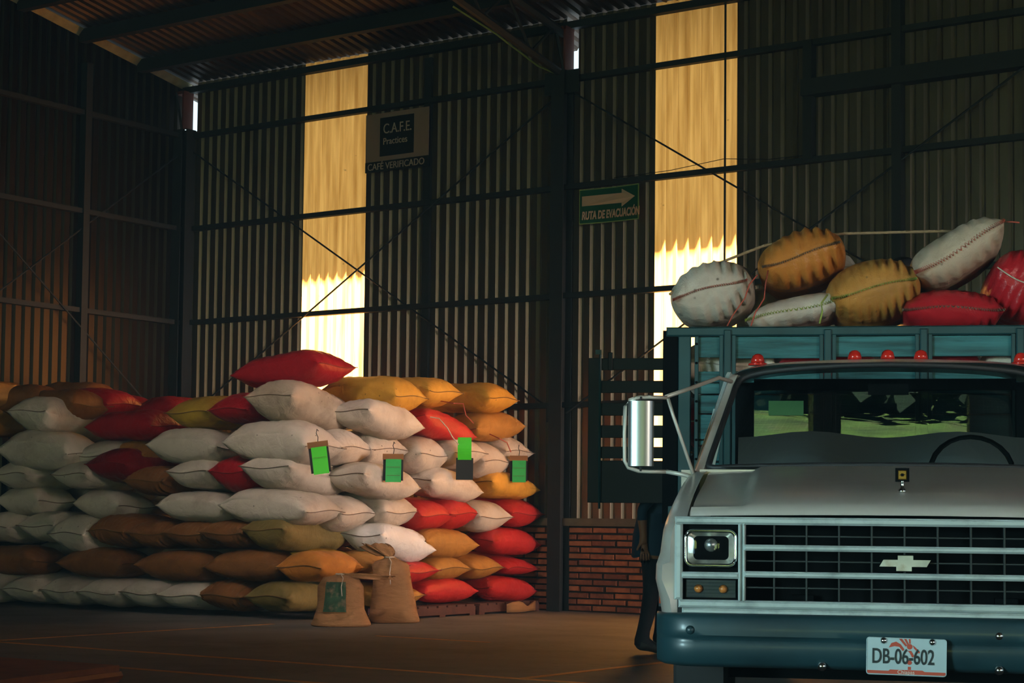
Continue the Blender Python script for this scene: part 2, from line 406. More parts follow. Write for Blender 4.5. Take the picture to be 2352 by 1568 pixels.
# the two translucent panels of the back wall
def translucent():
    m = bpy.data.materials.new('aged_fibreglass'); m.use_nodes = True
    nt = m.node_tree; nt.nodes.clear()
    out = nt.nodes.new('ShaderNodeOutputMaterial')
    tl = nt.nodes.new('ShaderNodeBsdfTranslucent'); df = nt.nodes.new('ShaderNodeBsdfDiffuse')
    mx = nt.nodes.new('ShaderNodeMixShader'); mx.inputs[0].default_value = 0.12
    tc = nt.nodes.new('ShaderNodeTexCoord'); mp = nt.nodes.new('ShaderNodeMapping'); mp.inputs['Scale'].default_value = (9, 9, 0.7)
    n = nt.nodes.new('ShaderNodeTexNoise'); n.inputs['Scale'].default_value = 1.6; n.inputs['Detail'].default_value = 6
    n2 = nt.nodes.new('ShaderNodeTexNoise'); n2.inputs['Scale'].default_value = 6.0; n2.inputs['Detail'].default_value = 4
    nt.links.new(tc.outputs['Object'], mp.inputs[0]); nt.links.new(mp.outputs[0], n.inputs['Vector']); nt.links.new(tc.outputs['Object'], n2.inputs['Vector'])
    cr = nt.nodes.new('ShaderNodeValToRGB')
    cr.color_ramp.elements[0].position = 0.28; cr.color_ramp.elements[0].color = (0.54, 0.21, 0.035, 1)
    cr.color_ramp.elements[1].position = 0.72; cr.color_ramp.elements[1].color = (0.98, 0.46, 0.11, 1)
    nt.links.new(n.outputs[0], cr.inputs[0])
    sp = nt.nodes.new('ShaderNodeMapRange'); sp.inputs[1].default_value = 0.70; sp.inputs[2].default_value = 0.74; sp.inputs[3].default_value = 1.0; sp.inputs[4].default_value = 0.25
    nt.links.new(n2.outputs[0], sp.inputs[0])
    mu = nt.nodes.new('ShaderNodeVectorMath'); mu.operation = 'SCALE'
    nt.links.new(cr.outputs[0], mu.inputs[0]); nt.links.new(sp.outputs[0], mu.inputs['Scale'])
    nt.links.new(mu.outputs[0], tl.inputs[0]); nt.links.new(mu.outputs[0], df.inputs[0])
    nt.links.new(tl.outputs[0], mx.inputs[1]); nt.links.new(df.outputs[0], mx.inputs[2]); nt.links.new(mx.outputs[0], out.inputs[0])
    return m
M['fibre'] = translucent()
def thin_sheet(a, b, phase, z0, z1):
    mb = MB(); pr = profile(a, b, phase); vs = []
    for s, d in pr: vs += [(s, d, z0), (s, d, z1)]
    return mb.add(vs, [(2 * i, 2 * i + 2, 2 * i + 3, 2 * i + 1) for i in range(len(pr) - 1)])
struct(thin_sheet(2.066, 3.094, 0.06, BZ0, BZ1).build('window_1', M['fibre']))
struct(thin_sheet(7.16, 8.188, 7.17, BZ0, BZ1).build('window_2', M['fibre']))

# steel frame on the back wall
GZ = [2.294, 3.522, 4.750, 5.978]
def beam(name, parent, x0, x1, y0, y1, z0, z1, m=None):
    m = m or ('steel_dark' if parent.name.startswith('wall_left') else 'steel')
    return MB().box(x0, x1, y0, y1, z0, z1).build(name, M[m], parent)
for z in GZ: beam('girt', wall_back, 0, 30.0, -0.085, -0.006, z - 0.03, z + 0.03)
beam('eave_beam', wall_back, 0, 30.0, -0.10, -0.006, 6.55, 6.63)
def column(parent, x, y, rot, h):
    """H-section column"""
    mb = MB()
    if rot == 0:
        mb.box(x - 0.085, x + 0.085, y - 0.22, y - 0.208, 0, h).box(x - 0.085, x + 0.085, y - 0.03, y - 0.018, 0, h).box(x - 0.005, x + 0.005, y - 0.208, y - 0.03, 0, h)
    else:
        mb.box(x + 0.208, x + 0.22, y - 0.085, y + 0.085, 0, h).box(x + 0.018, x + 0.03, y - 0.085, y + 0.085, 0, h).box(x + 0.03, x + 0.208, y - 0.005, y + 0.005, 0, h)
    return mb.build('column', M['steel_dark' if rot else 'steel'], parent)
for k, x in enumerate((0.06, 6.024, 12.05, 18.07, 24.1)):
    column(wall_back, x, 0, 0, 6.05)
    MB().box(x + 0.06, x + 0.085, -0.2, -0.02, 6.06, 6.56).box(x - 0.09, x + 0.09, -0.2, -0.02, 6.52, 6.56).build('column_head', M['redlead'], wall_back)
    MB().tube([(x - 0.05, -0.2, 6.55), (x + 0.07, -0.2, 6.02)], 0.018, 6).build('knee_brace', M['steel'], wall_back)
beam('gusset', wall_back, 5.80, 6.26, -0.15, -0.14, 5.80, 6.06)
beam('gusset', wall_back, 5.86, 5.95, -0.14, -0.13, 2.10, 2.26)
for x, z0, z1 in ((9.05, 4.75, 6.0), (10.03, 1.03, 6.62), (4.05, 2.3, 6.5)):
    beam('post', wall_back, x - 0.05, x + 0.05, -0.12 if x > 5 else -0.05, -0.006, z0, z1)
beam('lintel', wall_back, 9.0, 12.0, -0.17, -0.006, 5.41, 5.58)
def rod(parent, a, b, r=0.011): return MB().tube([a, b], r, 6).build('brace_rod', M['steel_dark'], parent)
for a, b in (((0.1, -0.07, 5.83), (5.95, -0.07, 2.2)), ((6.0, -0.10, 5.83), (0.1, -0.10, 2.2)), ((6.1, -0.07, 5.84), (11.95, -0.07, 2.25)), ((12.0, -0.10, 5.82), (6.1, -0.10, 2.2))):
    rod(wall_back, a, b)
MB().tube([(6.7, -0.09, 4.79), (7.4, -0.09, 4.80), (8.07, -0.09, 4.86), (8.6, -0.09, 4.80), (9.1, -0.09, 4.80)], 0.004, 5).build('loose_wire', M['wire'], wall_back)
MB().tube([(8.07, -0.07, 1.03), (8.07, -0.07, 6.6)], 0.012, 6).build('vertical_rod', M['steel'], wall_back)

# gable wall on the left
wall_left = struct(MB().box(-0.10, 0.02, -27.2, 0.0, 0.0, 1.02).build('wall_left', M['mortar']))
y = -0.02
i = 0
while y > -27.0:
    y0 = max(y - 0.72, -27.1)
    ROOFT = lambda s: min(ROOF_Z(s), ROOF_Z(2 * RIDGE - s)) - 0.035
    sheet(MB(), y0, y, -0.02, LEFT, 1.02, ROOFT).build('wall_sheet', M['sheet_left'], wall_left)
    y -= 0.72; i += 1
for z in GZ + [7.206]: beam('girt', wall_left, 0.006, 0.085, -27.0 if z < 6.3 else -24, -0.05 if z < 6.3 else -2.9, z - 0.03, z + 0.03)
for yy in (-1.78, -6.0, -12.0, -18.0): beam('post', wall_left, 0.006, 0.11, yy - 0.05, yy + 0.05, 0, 6.6)
column(wall_left, 0.0, -0.12, 1, 6.05)
for a, b in (((0.07, -0.15, 5.75), (0.07, -5.9, 1.55)), ((0.10, -5.9, 6.45), (0.10, -0.1, 1.98))): rod(wall_left, a, b)
MB().add([(0.005, 0.0, ROOF_Z(0) - 0.02), (0.10, 0.0, ROOF_Z(0) - 0.02), (0.10, RIDGE, ROOF_Z(RIDGE) - 0.02), (0.005, RIDGE, ROOF_Z(RIDGE) - 0.02),
          (0.005, 0.0, ROOF_Z(0) - 0.10), (0.012, 0.0, ROOF_Z(0) - 0.10), (0.012, RIDGE, ROOF_Z(RIDGE) - 0.10), (0.005, RIDGE, ROOF_Z(RIDGE) - 0.10), (0.10, 0, ROOF_Z(0) - 0.026), (0.10, RIDGE, ROOF_Z(RIDGE) - 0.026)],
         [(0, 1, 2, 3), (4, 5, 6, 7), (0, 3, 7, 4), (5, 8, 9, 6), (1, 8, 9, 2)]).build('gable_angle', M['angle'], wall_left)

# roof
ceiling = struct(MB().box(-0.3, 30.3, RIDGE - 0.15, RIDGE + 0.15, ROOF_Z(RIDGE) + 0.03, ROOF_Z(RIDGE) + 0.10).build('ceiling', M['roof']))
ROOFP = lambda s, d, h: (s, h, ROOF_Z(h) + d)
PROF_KEEP = PROF
PROF = [(0.0, 0.0), (0.074, 0.0), (0.098, 0.034), (0.120, 0.034), (0.144, 0.0)]
x = -0.35
while x < 30.3:
    sheet(MB(), x, min(x + 0.72, 30.4), 0.06, ROOFP, RIDGE, 0.82).build('roof_sheet', M['roof'], ceiling); x += 0.72
PROF = PROF_KEEP
for i in range(6):
    a, b = -0.35 + 5.12 * i, -0.35 + 5.12 * (i + 1)
    MB().add([(a, RIDGE, ROOF_Z(RIDGE)), (b, RIDGE, ROOF_Z(RIDGE)), (b, -27.6, ROOF_Z(2 * RIDGE + 27.6)), (a, -27.6, ROOF_Z(2 * RIDGE + 27.6)),
              (a, RIDGE, ROOF_Z(RIDGE) + 0.03), (b, RIDGE, ROOF_Z(RIDGE) + 0.03), (b, -27.6, ROOF_Z(2 * RIDGE + 27.6) + 0.03), (a, -27.6, ROOF_Z(2 * RIDGE + 27.6) + 0.03)],
             [(0, 1, 2, 3), (4, 7, 6, 5), (0, 4, 5, 1), (1, 5, 6, 2), (2, 6, 7, 3), (3, 7, 4, 0)]).build('roof_sheet', M['roof'], ceiling)
for k in range(12):
    yy = -0.86 - 0.98 * k
    z = ROOF_Z(yy) - 0.004
    MB().box(0.02, 30.0, yy - 0.055, yy + 0.055, z - 0.17, z - 0.012).build('purlin', M['steel'], ceiling)
for x in (6.024, 12.05, 18.07, 24.1):
    top = [(x, y_, ROOF_Z(y_) - 0.22) for y_ in (-0.1, RIDGE)]
    t = MB().tube(top, 0.05, 6)
    t.tube([(x, -0.1, 6.02), (x, -4, ROOF_Z(-4) - 0.62), (x, RIDGE, ROOF_Z(RIDGE) - 0.75)], 0.045, 6)
    n = 14
    for j in range(n):
        ya, yb = -0.3 - j * 0.92, -0.3 - (j + 0.5) * 0.92
        zb = 6.02 + (ROOF_Z(-4) - 0.62 - 6.02) * min(-yb - 0.1, 3.9) / 3.9 if yb > -4 else ROOF_Z(yb) - 0.63
        t.tube([(x, ya, ROOF_Z(ya) - 0.22), (x, yb, zb)], 0.018, 5)
        t.tube([(x, yb, zb), (x, yb - 0.46, ROOF_Z(yb - 0.46) - 0.22)], 0.018, 5)
    t.build('truss', M['steel'], ceiling)
MB().tube([(5.2, -1.1, 6.70), (5.5, -0.7, 6.44), (5.8, -0.3, 6.12), (6.0, -0.22, 6.02)], 0.011, 6).build('roof_cable', M['cable'], ceiling)

# right wall and front wall, behind and beside the camera, each with its open door
wr = MB().box(30.1, 30.2, -27.2, -22.0, 0, 8.0).box(30.1, 30.2, -10.0, -7.6, 0, 8.4).box(30.1, 30.2, -22.0, -10.0, 5.2, 8.9).box(30.1, 30.2, -0.5, 0.1, 0, 6.7).box(30.1, 30.2, -7.6, -0.5, 4.5, 7.9)
struct(wr.build('wall_right', M['sheet']))
wf = MB().box(0, 8.0, -27.2, -27.1, 0, 6.6).box(15.0, 16.5, -27.2, -27.1, 0, 6.6).box(16.5, 20.3, -27.2, -27.1, 0, 6.6).box(21.75, 22.25, -27.2, -27.0, 0, 4.6).box(20.3, 24.7, -27.2, -27.1, 3.5, 4.6).box(24.7, 30.2, -27.2, -27.1, 0, 6.6).box(8.0, 24.7, -27.2, -27.1, 4.6, 6.6)
struct(wf.build('wall_front', M['sheet']))

# ------------------------------------------------------------------ outdoors in front of the open door (seen mirrored in the cab glass)
M['grass'] = mat('grass', lin('#3c5018'), 0.9, 0, 0.75, 0.9, stain=lin('#54442c'), sscale=0.8, samt=0.6)
M['leaf'] = mat('hedge_leaves', lin('#12260c'), 0.8, 0, 0.5, 5)
rnd = random.Random(5)
g = MB().grid(60, 24, lambda u, v: (0 + 52 * u, -27.6 - 26 * v, -0.02 + 6.3 * v ** 0.9 + 0.25 * math.sin(23 * u + 17 * v) * v)).build('grass_bank', M['grass'], smooth=True)
tag(g, 'green grassy bank outside the open front door, mirrored in the cab glass', 'grass'); g['kind'] = 'stuff'
hb = MB()
for i in range(2600):
    a = rnd.random(); x, yy, z = 2 + 48 * a, -43.5 + rnd.gauss(0, 1.0), 4.3 + abs(rnd.gauss(0, 1.8))
    s = 0.35 + rnd.random() * 0.4; t1, t2 = rnd.random() * 6.3, rnd.random() * 3
    e1 = Vector((math.cos(t1), math.sin(t1) * 0.6, math.sin(t2))) * s; e2 = Vector((-math.sin(t1) * 0.5, 0.3, math.cos(t2))) * s
    c = Vector((x, yy, z)); hb.add([c - e1, c + e2, c + e1, c - e2], [(0, 1, 2, 3)])
h = tag(hb.build('hedge', M['leaf']), 'dark green hedge along the top of the grassy bank', 'hedge'); h['kind'] = 'stuff'

# ------------------------------------------------------------------ sacks
smooth01 = lambda t: (lambda q: q * q * (3 - 2 * q))(min(max(t, 0), 1))
def sack_verts(L, W, T, seed, nu=26, nv=48, pleat=0.0, sag=0.0, endw=1.0):
    if pleat: nv = 96
    rr = random.Random(seed)
    ph = [rr.uniform(0, 6.28) for _ in range(8)]
    kk = rr.uniform(60, 75) if not pleat else rr.uniform(95, 120)
    vs = []
    for i in range(nu + 1):
        s = -1 + 2 * i / nu
        s = math.copysign(abs(s) ** 0.8, s); a = abs(s)
        t = T / 2 * max(1 - a ** 4.2, 0.0) ** 0.58 + 0.004
        wd = W / 2 * (0.95 + (endw - 0.95) * a ** 4)
        m = (2.7 if endw > 0.9 else 2.2) - 1.0 * a ** 4
        for j in range(nv):
            th = 2 * math.pi * j / nv
            c, sn = math.cos(th), math.sin(th)
            y = wd * math.copysign(abs(c) ** (2 / ((2.7 if endw > 0.9 else 2.15) - 0.3 * a ** 3)), c)
            z = t * math.copysign(abs(sn) ** (2 / m), sn)
            # soft lumps of the filling, folds running out of the sewn end
            lump = 1 + 0.035 * math.sin(3.1 * s + ph[0] + 1.5 * c) + 0.03 * math.sin(5 * s - 2 * th + ph[1]) + 0.02 * math.sin(3 * th + ph[2])
            fold = (0.03 * a ** 2.2 * (1 - a ** 7) + pleat * smooth01((a - 0.45) / 0.4) * (0.55 + 0.45 * math.sin(9 * y + ph[6])) * (1 - a ** 9)) * math.sin(kk * y + 3.5 * math.sin(7 * y + ph[3]) + ph[4]) * math.copysign(1, sn) * min(abs(sn) * 2, 1)
            ring = 0.006 * math.sin(22 * s + ph[5] + 2 * math.sin(th)) * (1 - a) * abs(sn)
            x = s * L / 2
            x += 0.02 * L * math.sin(2.2 * y / W + ph[6]) * a ** 3
            if a > 0.8: x += math.copysign(0.05 * L * (abs(y) / (W / 2)) ** 4 * (a - 0.8) / 0.2, s) * 0.55
            z = z * lump + fold * T * 0.9 + ring
            z += 0.012 * math.sin(6 * y / W + ph[7]) * a ** 2 - sag * s * s
            vs.append((x, y, z))
    fs = [(i * nv + j, i * nv + (j + 1) % nv, (i + 1) * nv + (j + 1) % nv, (i + 1) * nv + j) for i in range(nu) for j in range(nv)]
    fs += [tuple(range(nv))[::-1], tuple(nu * nv + j for j in range(nv))]
    return vs, fs, nv
def sack(L, W, T, axis, tilt, seed, m, thread, ends=(1,), pleat=0.0, bank=0.0, sag=0.0, name='coffee_sack', zig=0.0, endw=1.0):
    """a filled sack as a mesh object about its own centre, the stitched seams are its children"""
    vs, fs, nv = sack_verts(L, W, T, seed, pleat=pleat, sag=sag, endw=endw)
    R = Matrix.Rotation(math.radians(bank), 4, 'Y') if axis == 'Y' else Matrix.Identity(4)
    R = R @ (Matrix.Rotation(math.pi / 2, 4, 'Z') if axis == 'Y' else Matrix.Identity(4)) @ Matrix.Rotation(-math.radians(tilt), 4, 'Y')
    o = MB().add([R @ Vector(v) for v in vs], fs).build(name, m, smooth=True)
    for e in ends:
        base = 26 * nv if e > 0 else 0
        ring = [Vector(vs[base + j]) for j in range(0, nv // 2 + 1)]
        ring = [Vector((p.x + e * 0.004, p.y, p.z * 0.3 + 0.5 * (p.z + vs[base + (nv - j) % nv][2]) * 0.7)) for j, p in enumerate(ring)]
        if zig:
            pts = []
            for p, q in zip(ring, ring[1:]):
                n = max(2, int((q - p).length / 0.022))
                for k in range(n):
                    c = p.lerp(q, k / n); pts.append(c + Vector((-e * (0.012 if len(pts) % 2 else -0.004), 0, zig * (1 if len(pts) % 2 else -1))))
            pts.append(ring[-1])
        else:
            pts = ring
        s = MB().tube([R @ p for p in pts], 0.0042 if not zig else 0.0045, 5).build('seam', thread, o)
    return o

# side, layer, px across, colour, centre x y z, length width thickness, tilt
STACK = [
    ('F', 9, 674, 'red', 4.86,-3.26,2.494,1.137,0.58,0.348, 4),
    ('Y', 7, 697, 'white_dirty', 5.007,-3.27,2.114,1.06,0.636,0.416, -10),
    ('S', 7, 867, 'white', 5.474,-2.658,2.019,0.9,0.513,0.337, -9),
    ('X', 8, 857, 'yellow', 5.23,-2.433,2.287,1,0.58,0.372, -4),
    ('X', 8, 937, 'yellow', 5.2,-1.81,2.341,1,0.58,0.322, 0),
    ('X', 8, 1070, 'yellow', 5.25,-0.838,2.346,1,0.58,0.328, -2),
    ('S', 7, 995, 'red_bright', 5.444,-1.677,1.983,0.9,0.513,0.293, -12),
    ('S', 7, 1110, 'tan', 5.444,-0.769,2.03,0.9,0.513,0.311, 4),
    ('Y', 7, 600, 'red', 4.365,-3.19,2.12,0.98,0.58,0.324, 3),
    ('Y', 7, 507, 'yellow_dk', 3.713,-3.11,2.096,0.98,0.58,0.334, 2),
    ('F', 7, 312, 'red', 2.603,-3.26,1.978,0.98,0.58,0.324, 0),
    ('Y', 8, 417, 'red', 2.438,-2.41,2.144,0.98,0.58,0.36, 0),
    ('F', 8, 217, 'red', 1.344,-2.71,2.27,0.98,0.58,0.36, 0),
    ('F', 8, 264, 'red', 1.151,-2.21,2.231,0.98,0.58,0.36, 0),
    ('Y', 8, 412, 'red', 1.805,-1.81,2.208,0.98,0.58,0.36, 0),
    ('F', 8, 143, 'brown', 1.313,-3.16,2.233,0.98,0.58,0.36, 0),
    ('F', 8, 55, 'brown', 0.723,-3.21,2.298,0.98,0.58,0.36, 0),
    ('Y', 8, 6, 'tan', 0.621,-3.429,2.361,0.542,0.325,0.279, 0),
    ('F', 8, 3, 'brown', 0.6,-2.3,2.4,0.98,0.58,0.36, 0),
    ('Y', 7, 144, 'white', 1.413,-3.233,2.07,1.033,0.62,0.427, -8),
    ('Y', 7, -74, 'tan', 0.42,-3.217,2.061,0.966,0.579,0.326, 0),
    ('F', 6, 652, 'white', 4.97,-3.51,1.746,1.06,0.58,0.435, -3),
    ('F', 6, 456, 'white', 3.679,-3.39,1.735,0.98,0.58,0.362, -2),
    ('X', 6, 732, 'white', 4.99,-3.005,1.709,1,0.58,0.372, 0),
    ('X', 6, 807, 'white', 5,-2.495,1.714,1,0.58,0.408, 0),
    ('X', 6, 914, 'white', 5.18,-1.94,1.67,1,0.58,0.401, 0),
    ('X', 6, 992, 'white', 5.25,-1.446,1.717,1,0.58,0.357, 0),
    ('X', 6, 1057, 'white', 5.25,-0.927,1.639,1,0.58,0.403, 0),
    ('X', 6, 1109, 'white', 5.25,-0.502,1.762,1,0.58,0.317, 0),
    ('Y', 6, 323, 'red_dk', 2.745,-3.31,1.52,0.98,0.58,0.366, -4),
    ('F', 6, 117, 'white', 1.545,-3.51,1.707,1.126,0.58,0.438, -3),
    ('Y', 6, 291, 'white', 2.318,-3.11,1.644,0.98,0.58,0.36, 0),
    ('Y', 6, 366, 'tan', 2.719,-3.01,1.642,0.98,0.58,0.36, 0),
    ('Y', 5, 692, 'white', 4.992,-3.264,1.428,1.072,0.643,0.37, -7),
    ('Y', 5, 601, 'red', 4.421,-3.23,1.428,0.98,0.58,0.368, -3),
    ('Y', 5, 505, 'white', 3.854,-3.25,1.426,0.98,0.58,0.313, -4),
    ('Y', 5, 409, 'brown', 3.207,-3.21,1.372,0.98,0.58,0.313, 0),
    ('Y', 5, 240, 'white', 2.185,-3.31,1.441,0.98,0.58,0.316, 0),
    ('Y', 5, 100, 'white', 1.149,-3.26,1.455,0.98,0.58,0.341, 0),
    ('S', 5, 859, 'white', 5.494,-2.723,1.385,0.9,0.513,0.336, -8),
    ('S', 5, 1011, 'white', 5.494,-1.613,1.371,0.9,0.513,0.318, -7),
    ('S', 5, 1143, 'yellow', 5.524,-0.596,1.383,0.9,0.513,0.283, -5),
    ('F', 4, 643, 'white', 4.932,-3.51,1.111,1.129,0.58,0.354, -3),
    ('F', 4, 481, 'white', 3.887,-3.43,1.106,0.98,0.58,0.319, -2),
    ('F', 4, 263, 'white', 2.418,-3.37,1.124,0.676,0.58,0.312, -2),
    ('F', 4, 86, 'white', 1.116,-3.31,1.161,0.672,0.58,0.332, 0),
    ('X', 4, 733, 'white', 5.01,-3,1.05,1,0.58,0.371, 0),
    ('X', 4, 838, 'white', 5.16,-2.457,1.101,1,0.58,0.348, -4),
    ('X', 4, 916, 'red_bright', 5.21,-1.952,1.041,1,0.58,0.358, 0),
    ('X', 4, 979, 'red_bright', 5.2,-1.46,1.064,1,0.58,0.347, 0),
    ('X', 4, 1053, 'white', 5.25,-0.947,1.062,1,0.58,0.356, -4),
    ('X', 4, 1127, 'red_bright', 5.28,-0.376,1.105,1,0.58,0.335, -4),
    ('Y', 3, 681, 'olive', 4.976,-3.308,0.832,0.984,0.591,0.374, -6),
    ('Y', 3, 585, 'brown', 4.395,-3.29,0.838,0.98,0.58,0.293, 0),
    ('Y', 3, 501, 'brown', 3.863,-3.27,0.824,0.98,0.58,0.285, 0),
    ('Y', 3, 414, 'brown', 3.3,-3.25,0.821,0.98,0.58,0.299, 0),
    ('Y', 3, 324, 'brown', 2.728,-3.27,0.846,0.98,0.58,0.341, 0),
    ('Y', 3, 231, 'white', 2.124,-3.29,0.81,0.98,0.58,0.394, 0),
    ('Y', 3, 161, 'white', 1.548,-3.21,0.882,0.98,0.58,0.329, 0),
    ('Y', 3, 60, 'white', 0.816,-3.21,0.865,0.98,0.58,0.346, 0),
    ('S', 3, 893, 'white_shiny', 5.494,-2.47,0.766,0.9,0.513,0.336, -10),
    ('S', 3, 999, 'tan', 5.494,-1.692,0.752,0.9,0.513,0.303, -3),
    ('S', 3, 1148, 'red_bright', 5.524,-0.543,0.769,0.9,0.513,0.283, -3),
    ('Y', 2, 734, 'orange_tan', 5.45,-3.49,0.531,0.62,0.58,0.293, 0),
    ('X', 2, 694, 'yellow_dk', 4.95,-3.185,0.57,1,0.58,0.261, 0),
    ('F', 2, 435, 'brown', 3.651,-3.46,0.5,0.98,0.58,0.313, 0),
    ('F', 2, 600, 'brown', 4.666,-3.48,0.524,0.98,0.58,0.303, 0),
    ('F', 2, 250, 'brown', 2.398,-3.41,0.501,0.98,0.58,0.311, 0),
    ('F', 2, 55, 'brown', 1.034,-3.41,0.497,0.98,0.58,0.329, 0),
    ('X', 2, 810, 'tan', 5.25,-2.751,0.544,1,0.58,0.245, 0),
    ('X', 2, 878, 'red_bright', 5.25,-2.266,0.463,1,0.58,0.246, 0),
    ('X', 2, 955, 'tan', 5.25,-1.7,0.488,1,0.58,0.284, 0),
    ('X', 2, 1036, 'tan', 5.25,-1.071,0.507,1,0.58,0.27, -3),
    ('X', 2, 1117, 'red_bright', 5.28,-0.452,0.518,1,0.58,0.212, -5),
    ('Y', 1, 688, 'olive', 5.037,-3.31,0.231,0.98,0.58,0.318, 0),
    ('Y', 1, 582, 'brown', 4.365,-3.26,0.216,0.98,0.58,0.308, 0),
    ('Y', 1, 488, 'white', 3.842,-3.31,0.201,0.98,0.58,0.294, 0),
    ('Y', 1, 400, 'white', 3.255,-3.28,0.204,0.98,0.58,0.309, 0),
    ('Y', 1, 304, 'white', 2.661,-3.31,0.191,0.98,0.58,0.305, 0),
    ('Y', 1, 213, 'white', 2.01,-3.28,0.189,0.98,0.58,0.311, 0),
    ('Y', 1, 122, 'white', 1.407,-3.31,0.19,0.98,0.58,0.316, 0),
    ('Y', 1, 25, 'white', 0.708,-3.31,0.189,0.98,0.58,0.322, 0),
    ('X', 1, 844, 'tan', 5.25,-2.505,0.222,1,0.58,0.25, 0),
    ('S', 1, 993, 'red_bright', 5.494,-1.723,0.261,0.9,0.513,0.254, 0),
    ('S', 1, 1140, 'red_bright', 5.524,-0.595,0.251,0.9,0.513,0.263, -4),
]
ORD = ['first', 'second', 'third', 'fourth', 'fifth', 'sixth', 'seventh', 'eighth', 'ninth', 'tenth', 'eleventh', 'twelfth']
LAYER = {1: 'bottom layer', 2: 'second layer', 3: 'third layer', 4: 'fourth layer', 5: 'fifth layer', 6: 'sixth layer', 7: 'seventh layer', 8: 'top layer'}
CNAME = {'white': 'white', 'white_dirty': 'grubby white', 'white_shiny': 'clean bright white', 'red': 'glossy red', 'red_bright': 'bright red', 'red_dk': 'deep red', 'yellow': 'ochre', 'yellow_dk': 'mustard', 'tan': 'tan', 'orange_tan': 'orange tan', 'brown': 'brown', 'olive': 'olive'}
def colour_of(c): return M['white_cloth'] if c == 'white' else M[c]
for n, (side, row, px, col, cx, cy, cz, L, W, T, tilt) in enumerate(STACK):
    # place among the sacks of the same colour in the same layer, counted from the right in the picture
    same = sorted([s for s in STACK if s[1] == row and s[3] == col], key=lambda s: -s[2])
    k = [s[2] for s in same].index(px)
    view = {'F': 'broadside front', 'Y': 'seam frontward', 'X': 'seam rightward', 'S': 'broadside right'}[side]
    if row == 9:
        lab = 'glossy red sack lying alone on the very top of the stack'
    elif len(same) == 1:
        lab = 'the only %s sack in the %s of the stack, %s' % (CNAME[col], LAYER[row], view)
    else:
        lab = '%s sack, %s of its colour from the right in the %s, %s' % (CNAME[col], ORD[k], LAYER[row], view)
    axis = 'X' if side in 'FX' else 'Y'
    thread = M['thread_dark' if col.startswith('white') else 'thread_crimson' if col.startswith('red') else 'thread_brown']
    gathered = col == 'brown' and side == 'Y'
    o = sack(L, W, T, axis, tilt, 100 + n, colour_of(col), thread, ends=(1,) if axis == 'X' else (-1,), pleat=0.06 if gathered else 0.0, sag=0.012 if side in 'FS' else 0.0)
    o.location = (cx, cy, cz)
    tag(o, lab, 'sack', 'sacks in the big stack')
# the unseen heart of the stack that carries the upper layers
inner = sack(1.0, 0.62, 0.36, 'X', 0, 55, M['white_cloth'], M['thread_white'])
first = True
for zi in range(6):
    for yy in (-2.47, -1.80):
        for xx in (0.80, 1.85, 2.90, 3.95):
            o = inner if first else inner.copy()
            if not first:
                COL.objects.link(o)
                for ch in inner.children: c = ch.copy(); COL.objects.link(c); c.parent = o
            first = False
            o.location = (xx, yy, 0.19 + 0.335 * zi)
            tag(o, 'white sack buried in the unseen heart of the big stack', 'sack', 'sacks buried inside the stack')

# pallets under the right-hand end of the stack
def pallet(x0, x1, y0, y1, label):
    p = empty('pallet', ((x0 + x1) / 2, (y0 + y1) / 2, 0))
    hx, hy = (x1 - x0) / 2, (y1 - y0) / 2
    n = 7
    for i in range(n):
        a = -hy + 2 * hy * i / n
        MB().cbox(-hx, hx, a + 0.01, a + 2 * hy / n - 0.02, 0.095, 0.115, 0.003).build('slat', M['wood_red'], p)
    for xx in (-hx, -0.05, hx - 0.1):
        MB().box(xx, xx + 0.1, -hy, hy, 0.02, 0.095).build('bearer', M['wood_red'], p)
    for yy in (-hy, -0.05, hy - 0.1):
        MB().box(-hx, hx, yy, yy + 0.1, 0, 0.02).build('bottom_board', M['wood_red'], p)
    tag(p, label, 'pallet', 'pallets under the stack')
pallet(4.72, 5.86, -2.6, -1.45, 'reddish wooden pallet under the stack, the one nearer the tied sacks')
pallet(4.72, 5.86, -1.38, -0.25, 'reddish wooden pallet under the stack, the one nearer the brick plinth')
cb = MB().grid(8, 3, lambda u, v: (5.95 + 0.05 * math.sin(5 * u), -1.0 + 0.62 * u, 0.012 + 0.11 * v * (0.8 + 0.3 * math.sin(7 * u)) - 0.0)).build('cardboard_scrap', M['card'], smooth=True)
sol = cb.modifiers.new('thick', 'SOLIDIFY'); sol.thickness = 0.006
tag(cb, 'torn brown cardboard scrap on the floor against the pallet', 'cardboard')

